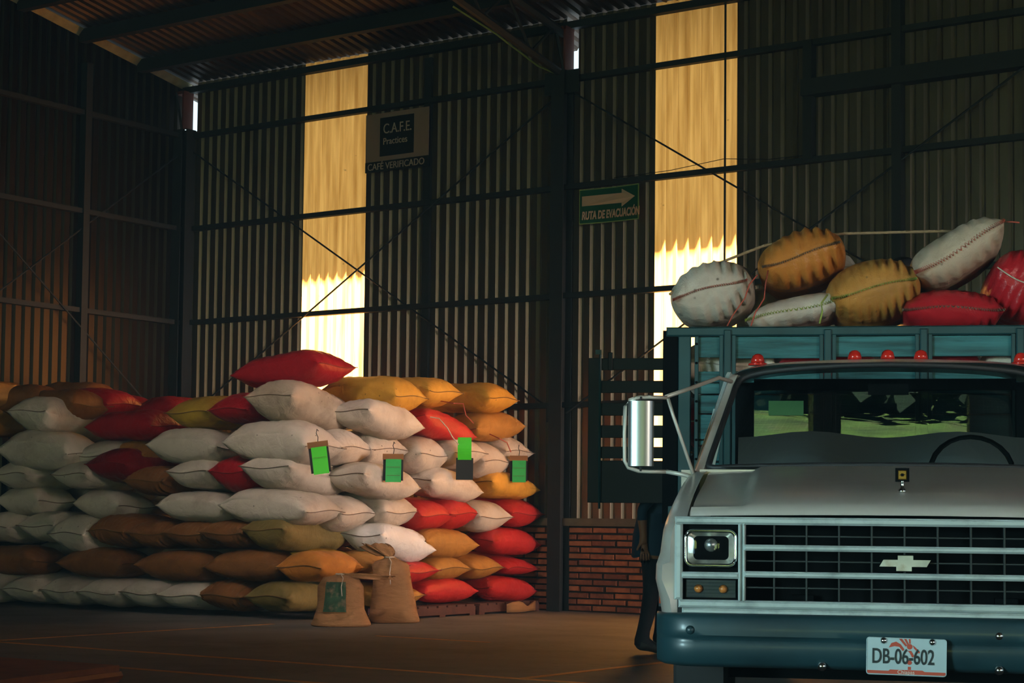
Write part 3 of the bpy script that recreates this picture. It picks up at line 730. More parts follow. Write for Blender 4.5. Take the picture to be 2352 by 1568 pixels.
# two tied jute sacks standing in front of the stack
def tied_sack(loc, rz, lean, Hh, R, label, printed, flop):
    o = empty('tied_sack', loc, rz)
    prof = [(0.0, 1.00), (0.02, 1.10), (0.06, 1.10), (0.15, 1.03), (0.35, 0.92), (0.6, 0.84), (0.8, 0.82), (0.92, 0.76), (0.98, 0.55), (1.02, 0.28), (1.05, 0.16), (1.08, 0.20), (1.15, 0.33), (1.25, 0.46), (1.36, 0.54), (1.44, 0.56)]
    nv = 40
    vs = []; rr = random.Random(int(loc[0] * 100))
    p1, p2 = rr.random() * 6, rr.random() * 6
    for q, (h, r) in enumerate(prof):
        for j in range(nv):
            a = 2 * math.pi * j / nv; c, s = math.cos(a), math.sin(a)
            e = 3.2 if h < 0.1 else 2.4
            k = (abs(c) ** e + abs(s) ** e) ** (-1 / e)
            rad = R * r * k * (1 + 0.03 * math.sin(3 * a + p1 + 4 * h))
            if h > 0.95: rad *= 1 + 0.22 * math.sin(9 * a + p2)
            top = max(h - 1.05, 0)
            wob = 0.012 * math.sin(34 * h + 2 * math.sin(2 * a + p2)) * (1 if 0.3 < h < 0.95 else 0)
            x = (rad + wob) * c + lean * h * h + flop[0] * top * 2.2
            y = (rad * 0.72 + wob) * s + flop[1] * top * 2.2
            z = Hh * h - flop[2] * top * 1.2 + (0.02 * math.sin(5 * a) if h > 1.1 else 0)
            vs.append((x, y, max(z, 0.0)))
    m = len(prof)
    fs = [(i * nv + j, i * nv + (j + 1) % nv, (i + 1) * nv + (j + 1) % nv, (i + 1) * nv + j) for i in range(m - 1) for j in range(nv)]
    fs.append(tuple(range(nv))[::-1])
    split = 8
    body = MB(); body.add(vs, [f for f in fs if max(f) < (split + 1) * nv]); body.build('body', M['jute'], o, smooth=True)
    nk = MB(); nk.add(vs[split * nv:], [tuple(i - split * nv for i in f) for f in fs if min(f) >= split * nv]); nk.build('tied_neck', M['jute'], o, smooth=True)
    cx = lean * 1.05 ** 2
    ring = [(cx + R * 0.2 * math.cos(t), R * 0.16 * math.sin(t), Hh * 1.05) for t in [i * 2 * math.pi / 12 for i in range(12)]]
    tie = MB().tube(ring, 0.008, 5, closed=True)
    tie.tube([(cx, -R * 0.17, Hh * 1.05), (cx + 0.03, -R * 0.5, Hh * 0.98), (cx + 0.02, -R * 0.74, Hh * 0.8), (cx + 0.03, -R * 0.76, Hh * 0.62)], 0.005, 5)
    tie.build('tie_string', M['thread_white'], o)
    if printed:
        def patch(u, v):
            a = -math.pi / 2 - 0.62 + 0.9 * u; h = 0.3 + 0.6 * v
            i = next(q for q in range(m - 1) if prof[q + 1][0] >= h); t = (h - prof[i][0]) / (prof[i + 1][0] - prof[i][0])
            r = prof[i][1] * (1 - t) + prof[i + 1][1] * t
            c, s = math.cos(a), math.sin(a); k = (abs(c) ** 2.4 + abs(s) ** 2.4) ** (-1 / 2.4)
            q = R * r * k * 1.045
            return (q * c + lean * h * h, q * 0.72 * s - 0.012, Hh * h)
        MB().grid(14, 14, patch).build('printed_patch', M['green_print'], o, smooth=True)['label'] = 'faded green printed patch'
    return tag(o, label, 'sack', 'tied sacks standing on the floor')
tied_sack((6.14, -3.98, 0), math.radians(34), 0.0, 0.46, 0.25, 'shorter tied jute sack standing on the floor, faded green print on its side', True, (0.40, 0.05, 0.45))
tied_sack((6.10, -3.13, 0), math.radians(34), -0.05, 0.60, 0.225, 'taller tied jute sack standing on the floor, white string hanging from its neck', False, (-0.12, 0.1, 0.25))

# clip boards with green slips hanging on the stack
def clip_board(loc, rz, wd, hh, label, mode, tilt=0.0):
    o = empty('clip_board', loc, rz)
    R = Matrix.Rotation(tilt, 4, 'Y')
    MB().box(-wd / 2, wd / 2, 0, 0.03, -hh, 0, R).build('board', M['board_dark'], o)
    if mode != 'up':
        MB().box(-wd / 2 - 0.004, wd / 2 + 0.004, -0.012, 0.0, -0.05, 0.008, R).build('wooden_clip', M['wood_clip'], o)
        pm = M['lime'] if mode == 'bright' else M['green_paper']
        MB().grid(3, 6, lambda u, v: R @ Vector((-wd * 0.36 + wd * 0.78 * u, -0.016 - 0.02 * v * v, -0.045 - (hh - 0.03) * v))).build('green_slip', pm, o)
        for zz in ((0.30, 0.62) if mode != 'bright' else (0.34,)):
            MB().box(-wd * 0.3, wd * 0.36, -0.034, -0.032, -0.045 - hh * zz - 0.003, -0.045 - hh * zz, R).build('written_line', M['thread_dark'], o)
    else:
        MB().grid(3, 8, lambda u, v: Vector((-wd * 0.40 + wd * 0.8 * u, -0.012 - 0.05 * math.sin(v * 2.6), -0.02 + 0.235 * v))).build('green_slip', M['lime'], o)
    MB().tube([R @ Vector((0.0, 0.012, 0.0)), R @ Vector((0.01, 0.0, 0.05)), R @ Vector((-0.005, 0.02, 0.09)), R @ Vector((0.0, 0.08, 0.13)), R @ Vector((0.0, 0.20, 0.12))], 0.004, 5).build('wire_hook', M['wire'], o)
    return tag(o, label, 'clipboard', 'clip boards hanging on the stack')
cz = math.radians(34)
clip_board((5.775, -3.93, 1.725), cz, 0.19, 0.29, 'dark clip board with a bright green slip, leftmost on the stack', 'bright', math.radians(-8))
clip_board((5.83, -2.84, 1.645), cz, 0.20, 0.26, 'dark clip board with a dull green slip, second from the left on the stack', 'dull')
clip_board((5.85, -1.66, 1.65), cz, 0.18, 0.23, 'dark clip board whose lime green slip is flipped upwards', 'up')
clip_board((5.85, -0.66, 1.70), cz, 0.19, 0.27, 'dark clip board with a green slip at the right end of the stack', 'dull')
# loose twine ends on the stack
for pts, mm, lab in (([(5.60, -2.10, 2.08), (5.78, -2.02, 2.05), (5.86, -1.98, 1.95), (5.9, -1.95, 1.86), (5.93, -1.88, 1.78)], 'thread_white', 'pale twine end hanging in front of the upper red sack'),
                     ([(5.55, -1.80, 2.26), (5.8, -1.80, 2.22), (5.85, -1.7, 2.22), (5.86, -1.66, 2.1), (5.88, -1.55, 2.02)], 'thread_red', 'orange twine end hanging from the ochre sack near the top'),
                     ([(5.55, -0.95, 1.98), (5.82, -0.98, 1.88), (5.86, -0.90, 1.84), (5.87, -0.84, 1.74)], 'thread_red', 'short orange twine end below the tan sack')):
    tag(MB().tube([Vector(p) for p in pts], 0.006, 5).build('twine', M[mm]), lab, 'twine', 'loose twine ends on the stack')

# signs on the back wall
sg = empty('cafe_sign', (3.635, -0.105, 5.62))
MB().box(-0.48, 0.48, 0.0, 0.012, -0.31, 0.275).build('panel', M['sign_grey'], sg)
MB().box(-0.255, 0.262, -0.006, -0.001, -0.255, 0.215).build('dark_square', M['sign_dark'], sg)
MB().box(-0.48, 0.48, -0.004, 0.012, -0.435, -0.31).build('lower_band', M['sign_dark'], sg)
MS = lambda x, z: basis((x, -0.009, z), (1, 0, 0), (0, 0, 1))
text('lettering', 'C.A.F.E.', 0.17, M['sign_text'], sg, MS(-0.205, 0.02), sx=0.80)
text('lettering', 'Practices', 0.115, M['sign_text'], sg, MS(-0.205, -0.115), sx=0.90)
text('lettering', 'CAF\u00c9 VERIFICADO', 0.115, M['sign_text'], sg, MS(-0.44, -0.412), sx=0.92)
tag(sg, 'grey square sign with dark middle reading C.A.F.E. Practices, below the upper girt', 'sign')
sg = empty('evacuation_sign', (6.657, -0.105, 4.482))
bow = lambda x: -0.03 * (x / 0.39) ** 2
def plate(name, x0, x1, z0, z1, dy, m, th=0.01):
    mb = MB(); n = 10
    mb.grid(n, 1, lambda u, v: (x0 + (x1 - x0) * u, bow(x0 + (x1 - x0) * u) - dy, z0 + (z1 - z0) * v))
    mb.grid(n, 1, lambda u, v: (x0 + (x1 - x0) * u, bow(x0 + (x1 - x0) * u) - dy + th, z0 + (z1 - z0) * v))
    return mb.build(name, M[m], sg)
plate('rim', -0.385, 0.385, -0.185, 0.205, 0.0, 'sign_edge'); plate('panel', -0.375, 0.375, -0.175, 0.195, 0.004, 'sign_green', 0.003)
ar = MB(); pts = [(-0.345, 0.015), (-0.345, 0.125), (0.16, 0.125), (0.16, 0.17), (0.34, 0.072), (0.16, -0.028), (0.16, 0.015)]
ar.prism(pts, 0, 0.003, lambda a, b, d: (a, bow(a) - 0.010 - d, b)).build('arrow', M['sign_pale'], sg)
t = text('lettering', 'RUTA DE EVACUACI\u00d3N', 0.125, M['sign_pale'], sg, basis((-0.345, -0.016, -0.135), (1, 0, 0), (0, 0, 1)), sx=0.555, bold=0.004, shear=0.12)
for v in t.data.vertices: v.co.y += bow(v.co.x)
tag(sg, 'green evacuation route sign with a pale arrow, right of the middle column', 'sign')

# low orange deck at the lower left edge of the picture
dk = empty('floor_platform', (0, 0, 0))
mb = MB(); c = [(8.05, -9.62), (9.12, -9.56), (9.6, -11.6), (8.3, -11.8)]
mb.prism(c, 0.02, 0.12, lambda a, b, d: (a, b, d)).build('deck', M['orange_deck'], dk)
for a, b in ((0, 1), (1, 2), (2, 3), (3, 0)):
    (ax, ay), (bx, by) = c[a], c[b]
    MB().tube([(ax, ay, 0.06), (bx, by, 0.06)], 0.028, 6).build('edge_bar', M['orange_deck'], dk)
tag(dk, 'low rust orange platform on the floor at the lower left', 'platform')

# ------------------------------------------------------------------ stake-bed truck (local x = across, y = backwards from the bumper, z = up)
M['paint'] = mat('silver_beige_paint', lin('#a8a198'), 0.34, 0.15, 0.05, 3, stain=lin('#8a7a6a'), sscale=2.2, samt=0.3, coat=0.6)
M['grille'] = mat('grille_silver', lin('#a2acaa'), 0.4, 0.15, 0.08, 6, stain=lin('#4a5250'), sscale=7, samt=0.5)
M['grille_dark'] = mat('grille_grey_bars', lin('#242b2a'), 0.5, 0.1, 0.05)
M['black'] = mat('black_plastic', (0.004, 0.0045, 0.0045), 0.7, ior=1.05)
M['rubber'] = mat('rubber', (0.01, 0.01, 0.011), 0.6)
M['tyre'] = mat('tyre', (0.012, 0.012, 0.012), 0.85, 0, 0.1, 8)
M['chrome'] = mat('chrome', (0.75, 0.78, 0.78), 0.12, 1.0)
M['reflector'] = mat('lamp_reflector', (0.8, 0.78, 0.70), 0.3, 0.85, 0.25, 30)
M['dull_chrome'] = mat('brushed_chrome', (0.36, 0.37, 0.37), 0.33, 0.9)
M['bumper'] = mat('blue_green_bumper_paint', lin('#1a343a'), 0.42, 0.0, 0.2, 3, stain=lin('#101e22'), sscale=2.6, samt=0.5, coat=0.12)
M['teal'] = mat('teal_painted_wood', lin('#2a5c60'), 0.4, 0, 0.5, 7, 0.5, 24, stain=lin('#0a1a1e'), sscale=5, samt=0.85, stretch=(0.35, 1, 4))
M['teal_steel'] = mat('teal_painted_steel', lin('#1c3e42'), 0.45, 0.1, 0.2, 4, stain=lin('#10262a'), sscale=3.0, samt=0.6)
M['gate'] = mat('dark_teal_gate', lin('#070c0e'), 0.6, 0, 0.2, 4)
M['red_lens'] = mat('red_lens', lin('#b02218'), 0.15, 0, coat=0.5)
M['orange_lens'] = mat('orange_lens', lin('#a03a16'), 0.2, 0, coat=0.4)
M['amber'] = mat('amber_bulb', lin('#b06a30'), 0.2)
M['gold'] = mat('gold_badge', lin('#8a6a30'), 0.35, 0.7)
M['seat'] = mat('dark_seat_vinyl', (0.03, 0.034, 0.036), 0.6)
M['arm'] = mat('satin_steel_tube', lin('#b0aaa0'), 0.4, 0.25)
M['plate_white'] = mat('plate_white', lin('#9fb0b4'), 0.45, 0.1, 0.06, 9)
M['plate_ink'] = mat('plate_ink', lin('#182224'), 0.5)
M['plate_red'] = mat('plate_red', lin('#a8422e'), 0.5, 0, 0.1, 9)
M['plate_pale'] = mat('plate_lettering', lin('#c8c0b4'), 0.5)
M['glass'] = glass('clear_glass', (0.82, 0.9, 0.88), 1.45)
M['rear_glass'] = glass('rear_glass', (0.35, 0.42, 0.42), 1.5)
M['lens_glass'] = glass('headlamp_glass', (0.95, 0.97, 0.97), 1.45)
M['green_reflection'] = mat('painted_green_reflection', lin('#3c6434'), 0.6)  # colour of a green reflection painted onto the rear glass

TH = math.atan2(0.42729337, 0.90411303)
truck = empty('stake_bed_truck', (14.512, -10.503, 0), TH)
tag(truck, 'silver stake bed truck facing the camera with teal wooden bed and chrome grille', 'truck')
TW = lambda x, y, z: Matrix.Rotation(TH, 4, 'Z') @ Vector((x, y, z)) + Vector((14.512, -10.503, 0))
smooth01 = lambda t: (lambda q: q * q * (3 - 2 * q))(min(max(t, 0), 1))

# hood
def hood_base(y):
    pts = [(0.12, 1.046), (0.125, 1.062), (0.145, 1.085), (0.19, 1.105), (0.3, 1.135), (0.45, 1.162), (0.8, 1.212), (1.1, 1.252), (1.34, 1.280)]
    for (a, za), (b, zb) in zip(pts, pts[1:]):
        if y <= b: return za + (zb - za) * (y - a) / (b - a)
    return pts[-1][1]
YS = [0.12, 0.122, 0.125, 0.132, 0.145, 0.165, 0.19, 0.23, 0.30, 0.38, 0.5, 0.65, 0.8, 0.95, 1.1, 1.22, 1.34]
XS = [-0.862, -0.855, -0.8, -0.72, -0.66, -0.645, -0.63, -0.615, -0.6, -0.5, -0.35, -0.15, 0, 0.15, 0.35, 0.5, 0.6, 0.615, 0.63, 0.645, 0.66, 0.72, 0.8, 0.855, 0.862]
def hood(u, v):
    i = round(u * (len(XS) - 1)); j = round(v * (len(YS) - 1)); x, y = XS[i], YS[j]
    z = hood_base(y)
    side = smooth01((abs(x) - 0.605) / 0.05)
    z -= 0.034 * side * smooth01((y - 0.13) / 0.1) * (1 - 0.5 * smooth01((y - 0.9) / 0.5))
    z += 0.010 * (1 - (x / 0.86) ** 2) - 0.008
    if abs(x) > 0.856: z -= 0.02
    yy = y + 0.045 * (x / 0.86) ** 4 + (0.05 * (x / 0.86) ** 2 if y > 1.3 else 0)
    return (x, yy, z)
h = MB().grid(len(XS) - 1, len(YS) - 1, hood)
h.build('hood', M['paint'], truck, smooth=True, auto=40)
for x0, x1 in ((-0.80, -0.10), (0.0, 0.80)):
    MB().grid(8, 2, lambda u, v: (x0 + (x1 - x0) * u, 1.33 + 0.09 * v + 0.06 * ((x0 + (x1 - x0) * u) / 0.86) ** 2, 1.279 + 0.008 * v - 0.008 * ((x0 + (x1 - x0) * u) / 0.86) ** 2)).build('cowl_vent', M['grille_dark'], truck)
MB().box(-0.9, 0.9, 1.36, 1.50, 1.16, 1.262).build('cowl', M['paint'], truck)

# fenders
for sx in (-1, 1):
    st = [(0.10, 1.020), (0.14, 1.035), (0.20, 1.055), (0.32, 1.088), (0.5, 1.128), (0.75, 1.172), (1.0, 1.212), (1.25, 1.245), (1.42, 1.258)]
    def prof(y, zt):
        tuck = 0.05 * max(0, 1 - (y - 0.10) / 0.12) ** 2
        wheel = 0.50 + (math.sqrt(max(0.47 ** 2 - (y - 0.92) ** 2, 0)) if abs(y - 0.92) < 0.47 else 0)
        pts = [(0.868, zt), (0.915, zt - 0.004), (0.950 - tuck * 0.6, zt - 0.025), (0.972 - tuck * 0.8, zt - 0.075), (0.985 - tuck, zt - 0.17), (1.0 - tuck * 0.7, 0.84), (1.003 - tuck * 0.7, 0.78), (0.985 - tuck, 0.70), (0.975 - tuck, 0.63), (0.965 - tuck, 0.52)]
        return [(sx * x, y, max(z, wheel if z < 0.98 else z)) for x, z in pts]
    rows = [prof(*s) for s in st]
    n = len(rows[0]); mb = MB()
    vs = [p for r in rows for p in r]
    fs = [(i * n + j, i * n + j + 1, (i + 1) * n + j + 1, (i + 1) * n + j) for i in range(len(rows) - 1) for j in range(n - 1)]
    mb.add(vs, fs)
    fr = rows[0]
    inner = [(sx * 0.905, 0.115, p[2]) for p in fr]
    mb.add(fr + inner, [(j, j + 1, n + j + 1, n + j) for j in range(n - 1)])
    mb.build('fender', M['paint'], truck, smooth=True, auto=50)
    sm = MB().box(-0.012, 0.012, -0.05, 0.05, -0.035, 0.035).build('side_marker', M['dull_chrome'], truck)
    sm.location = (sx * 0.957, 0.19, 0.70); sm.rotation_euler = (0, 0, -sx * math.radians(28))
    MB().box(-0.016 , 0.016, -0.035, 0.035, -0.022, 0.022).build('lens', M['orange_lens'], sm)

# grille: one silver frame around the head lamps and the bars
G = MB()
def bar(x0, x1, z0, z1, y0=0.095, d=0.05, c=0.009): G.cbox(x0, x1, y0, y0 + d, z0, z1, c)
bar(-0.916, 0.916, 1.005, 1.036); bar(-0.90, 0.90, 0.668, 0.700)
for s in (-1, 1):
    bar(*sorted((s * 0.916, s * 0.884)), 0.70, 1.010); bar(*sorted((s * 0.660, s * 0.645)), 0.69, 1.012); bar(*sorted((s * 0.643, s * 0.630)), 0.69, 1.012)
    bar(*sorted((s * 0.89, s * 0.655)), 0.786, 0.812)
G.build('grille_frame', M['grille'], truck)
for z in (0.913, 0.806):
    MB().cbox(-0.636, 0.636, 0.085, 0.12, z - 0.012, z + 0.012, 0.008).build('grille_bar', M['grille'], truck)
for z in (0.9605, 0.8595, 0.7525):
    MB().cbox(-0.636, 0.636, 0.118, 0.14, z - 0.0035, z + 0.0035, 0.002).build('grille_slat', M['grille_dark'], truck)
for k in range(-4, 5):
    MB().cbox(0.129 * k - 0.004, 0.129 * k + 0.004, 0.116, 0.14, 0.695, 1.01, 0.002).build('grille_upright', M['grille_dark'], truck)
MB().box(-0.905, 0.905, 0.30, 0.32, 0.66, 1.03).box(-0.885, -0.655, 0.135, 0.2, 0.70, 1.005).box(0.655, 0.885, 0.135, 0.2, 0.70, 1.005).build('grille_back', M['black'], truck)
def rrect(hw, hh, r, n=5):
    pts = []
    for cx, cz, a0 in ((hw - r, hh - r, 0), (-hw + r, hh - r, 90), (-hw + r, -hh + r, 180), (hw - r, -hh + r, 270)):
        for i in range(n + 1):
            a = math.radians(a0 + 90 * i / n); pts.append((cx + r * math.cos(a), cz + r * math.sin(a)))
    return pts
for s in (-1, 1):
    hl = empty('headlight', (s * 0.771, 0.10, 0.909), 0, truck)
    MB().tube([(x, 0, z) for x, z in rrect(0.101, 0.070, 0.028)], 0.0065, 6, closed=True).build('bezel', M['chrome'], hl, smooth=True)
    R = rrect(0.094, 0.063, 0.024); n = len(R); mb = MB(); vs = []
    for q in range(8):
        k = 1 - q / 8; vs += [(x * k, 0.012 + 0.055 * (1 - k * k), z * k) for x, z in R]
    mb.add(vs, [(i * n + j, i * n + (j + 1) % n, (i + 1) * n + (j + 1) % n, (i + 1) * n + j) for i in range(7) for j in range(n)] + [tuple(7 * n + j for j in range(n))])
    mb.build('reflector', M['reflector'], hl, smooth=True)
    MB().lathe([(0.001, 0.014), (0.016, 0.018), (0.027, 0.03), (0.030, 0.05), (0.022, 0.062)], (0, 0, 0.012), 'y', 14).build('bulb_shield', M['dull_chrome'], hl, smooth=True)
    mb = MB(); vs = []
    for q in range(6):
        k = 1 - q / 6; vs += [(x * k, 0.004 - 0.014 * (1 - k * k) + 0.0018 * math.sin(130 * x * k) * (1 - k * 0.5), z * k) for x, z in R]
    mb.add(vs, [(i * n + j, i * n + (j + 1) % n, (i + 1) * n + (j + 1) % n, (i + 1) * n + j) for i in range(5) for j in range(n)] + [tuple(5 * n + j for j in range(n))])
    mb.build('lens', M['lens_glass'], hl, smooth=True)
    pl = empty('parking_light', (s * 0.771, 0.115, 0.744), 0, truck)
    MB().box(-0.10, 0.10, 0.012, 0.02, -0.035, 0.035).build('back_plate', M['grille_dark'], pl)
    for dx in (-0.05, 0.05):
        MB().lathe([(0.018, 0.012), (0.017, 0.004), (0.011, -0.003), (0.002, -0.006)], (dx, 0, 0), 'y', 12).build('bulb', M['amber'], pl, smooth=True)
    lb = MB()
    for q in range(5): lb.box(-0.10, 0.10, -0.004, -0.001, -0.034 + q * 0.014, -0.028 + q * 0.014)
    lb.box(-0.10, 0.10, -0.0035, -0.002, -0.035, 0.035).build('lens', M['lens_glass'], pl)
MB().cbox(-0.885, 0.885, 0.085, 0.13, 0.640, 0.667, 0.008).build('filler_panel', M['grille'], truck)

# bow-tie badge in the middle of the grille
bt = empty('grille_badge', (0.0, 0.092, 0.858), 0, truck)
bow = [(-0.100, -0.013), (-0.034, -0.013), (-0.034, -0.030), (0.026, -0.030), (0.026, -0.013), (0.084, -0.013), (0.100, 0.014), (0.032, 0.014), (0.032, 0.031), (-0.028, 0.031), (-0.028, 0.014), (-0.084, 0.014)]
MB().prism([(a * 1.05 , b * 1.12) for a, b in bow], 0.002, 0.012, lambda a, b, d: (a, d, b)).build('rim', M['black'], bt)
MB().prism(bow, -0.004, 0.006, lambda a, b, d: (a, d, b)).build('face', mat('badge_metal', lin('#b4b4ae'), 0.35, 0.5, 0.2, 14, stain=lin('#8a5a28'), sscale=10, samt=0.7), bt)

# bumper
prof = [(0.105, 0.648), (0.035, 0.651), (0.014, 0.645), (0.004, 0.630), (0.000, 0.585), (0.001, 0.563), (0.012, 0.553), (0.016, 0.543), (0.011, 0.532), (0.012, 0.505), (0.024, 0.455), (0.045, 0.440), (0.09, 0.432)]
path = []
for i in range(41):
    x = -1 + 2 * i / 40
    a = abs(x); x = math.copysign(a ** 0.8, x) if a else 0
    e = max(0, abs(x) - 0.86) / 0.14
    path.append((x * 0.985 + math.copysign(0.012, x) * (1 - (1 - e) ** 2), 0.19 * (1 - math.sqrt(max(0, 1 - e * e))) + 0.012 * x * x))
mb = MB(); n = len(prof)
vs = []
for x, yo in path:
    e = max(0, abs(x) - 0.86) / 0.14
    for d, z in prof:
        zz = 0.54 + (z - 0.54) * (1 - 0.06 * e)
        dent = 0.006 * math.sin(5 * x + 1) * (1 if z > 0.56 else 0.3)
        vs.append((x, yo + d + dent, zz))
mb.add(vs, [(i * n + j, i * n + j + 1, (i + 1) * n + j + 1, (i + 1) * n + j) for i in range(len(path) - 1) for j in range(n - 1)])
bp = mb.build('bumper', M['bumper'], truck, smooth=True, auto=45)
for x, z, mm in ((-0.845, 0.583, 'bumper'), (-0.325, 0.583, 'chrome'), (-0.325, 0.450, 'chrome'), (0.355, 0.583, 'chrome'), (0.355, 0.450, 'chrome'), (0.845, 0.583, 'bumper')):
    MB().lathe([(0.019, 0.004), (0.018, -0.004), (0.012, -0.011), (0.002, -0.014)], (x, 0.012 if z > 0.5 else 0.02, z), 'y', 14).build('bolt', M[mm], bp, smooth=True)
# number plate
npl = empty('number_plate', (0.0, -0.016, 0.497), 0, truck)
npl.rotation_euler = (0, math.radians(0.9), 0)
MB().prism(rrect(0.154, 0.073, 0.012), 0.0, 0.003, lambda a, b, d: (a, d, b)).build('plate', M['plate_white'], npl)
MB().tube([(a, -0.0005, b) for a, b in rrect(0.152, 0.071, 0.011)], 0.0018, 5, closed=True).build('raised_rim', M['plate_white'], npl)
ga = MB()
ga.prism([(-0.154 + 0.004, -0.068), (-0.154 + 0.004, -0.056), (-0.068, -0.056), (-0.062, -0.051), (0.062, -0.051), (0.07, -0.056), (0.150, -0.056), (0.150, -0.068)], -0.0012, 0, lambda a, b, d: (a, d, b))
for p in ([(-0.068, 0.034), (-0.058, 0.052), (-0.040, 0.058), (-0.022, 0.048), (-0.008, 0.028), (-0.014, 0.022), (-0.028, 0.038), (-0.046, 0.040)],
          [(-0.03, 0.070), (-0.018, 0.070), (0.003, 0.044), (-0.004, 0.040)], [(-0.010, 0.070), (-0.001, 0.070), (0.009, 0.050), (0.003, 0.046)], [(0.008, 0.070), (0.015, 0.070), (0.016, 0.052), (0.010, 0.052)],
          [(0.024, 0.046), (0.032, 0.040), (0.052, 0.020), (0.048, 0.014), (0.028, 0.034)], [(0.004, 0.024), (0.018, 0.024), (0.030, 0.004), (0.022, -0.002), (0.012, 0.016)],
          [(0.006, -0.05), (0.018, -0.05), (0.018, -0.038), (0.006, -0.038)]):
    ga.prism(p, -0.0012, 0, lambda a, b, d: (a, d, b))
for cx, cz_, r in ((0.012, 0.040, 0.011), (0.012, -0.022, 0.009)):
    ga.prism([(cx + r * math.cos(t * 0.524), cz_ + r * math.sin(t * 0.524)) for t in range(12)], -0.0014, 0, lambda a, b, d: (a, d, b))
ga.build('red_print', M['plate_red'], npl)
text('lettering', 'DB-06-602', 0.082, M['plate_ink'], npl, basis((-0.134, -0.002, -0.027), (1, 0, 0), (0, 0, 1)), 0.0008, sx=0.66, bold=0.0012)
text('lettering', 'Chiapas', 0.021, M['plate_pale'], npl, basis((-0.034, -0.002, -0.0665), (1, 0, 0), (0, 0, 1)), 0.0004)
for dx in (-0.088, 0.098):
    MB().lathe([(0.014, 0.0), (0.013, -0.004), (0.008, -0.009), (0.001, -0.011)], (dx, 0, 0.060), 'y', 14).build('plate_bolt', M['chrome'], npl, smooth=True)

# hood ornament
ho = empty('hood_ornament', (0.0, 0.34, 1.142), 0, truck)
MB().lathe([(0.016, 0), (0.016, 0.012), (0.007, 0.02), (0.007, 0.045), (0.010, 0.05)], (0, 0, 0), 'z', 12).build('stem', M['chrome'], ho, smooth=True)
MB().box(-0.028, -0.019, -0.006, 0.006, 0.046, 0.102).box(0.019, 0.028, -0.006, 0.006, 0.046, 0.102).box(-0.019, 0.019, -0.006, 0.006, 0.046, 0.054).box(-0.019, 0.019, -0.006, 0.006, 0.094, 0.102).build('frame', M['black'], ho)
MB().cbox(-0.019, 0.019, -0.003, 0.004, 0.054, 0.094, 0.004).build('gold_face', M['gold'], ho)
MB().prism([(-0.014, 0.072), (-0.006, 0.072), (-0.005, 0.068), (0.005, 0.068), (0.006, 0.072), (0.014, 0.076), (0.006, 0.076), (0.005, 0.080), (-0.005, 0.080), (-0.006, 0.076)], -0.005, -0.003, lambda a, b, d: (a, d, b)).build('bow_mark', M['black'], ho)

# cab
def ws(u, v):
    """windscreen surface, u across -1..1, v up 0..1"""
    xb, xt = 0.872 * u, 0.745 * u
    yb, yt = 1.40 + 0.05 * u * u, 1.95 + 0.08 * u * u
    zb, zt = 1.287 - 0.017 * u * u, 1.806 - 0.040 * u ** 2 - 0.012 * u ** 6
    return Vector((xb + (xt - xb) * v, yb + (yt - yb) * v, zb + (zt - zb) * v))
MB().grid(24, 10, lambda a, b: ws(-1 + 2 * a, b)).build('windscreen', M['glass'], truck, smooth=True)
brd = []
for i in range(25): brd.append(ws(-0.955 + 1.91 * i / 24, 0.0))
for a, b in ((0.985, 0.01), (0.998, 0.04)): brd.append(ws(a, b))
for i in range(1, 9): brd.append(ws(1.0, 0.04 + 0.84 * i / 8))
for a, b in ((0.99, 0.945), (0.965, 0.975), (0.92, 0.99)): brd.append(ws(a, b))
for i in range(1, 24): brd.append(ws(0.9 - 1.8 * i / 24, 1.0))
for a, b in ((-0.92, 0.99), (-0.965, 0.975), (-0.99, 0.945)): brd.append(ws(a, b))
for i in range(8): brd.append(ws(-1.0, 0.88 - 0.84 * i / 8))
for a, b in ((-0.998, 0.04), (-0.985, 0.01)): brd.append(ws(a, b))
MB().tube(brd, 0.017, 6, closed=True).build('windscreen_seal', M['rubber'], truck, smooth=True)
def roof(u, v):
    x = -0.80 + 1.6 * u; y = 1.93 + 0.07 * (x / 0.8) ** 2 + (2.86 - 1.93) * v
    e = abs(x / 0.8)
    z = 1.842 - 0.03 * e ** 2 - 0.055 * e ** 8
    f = max(0, 1 - (y - 1.93) / 0.16)
    return (x, y, z - 0.026 * f * f + 0.008 * math.sin(math.pi * v))
MB().grid(28, 12, roof).build('cab_roof', M['paint'], truck, smooth=True)
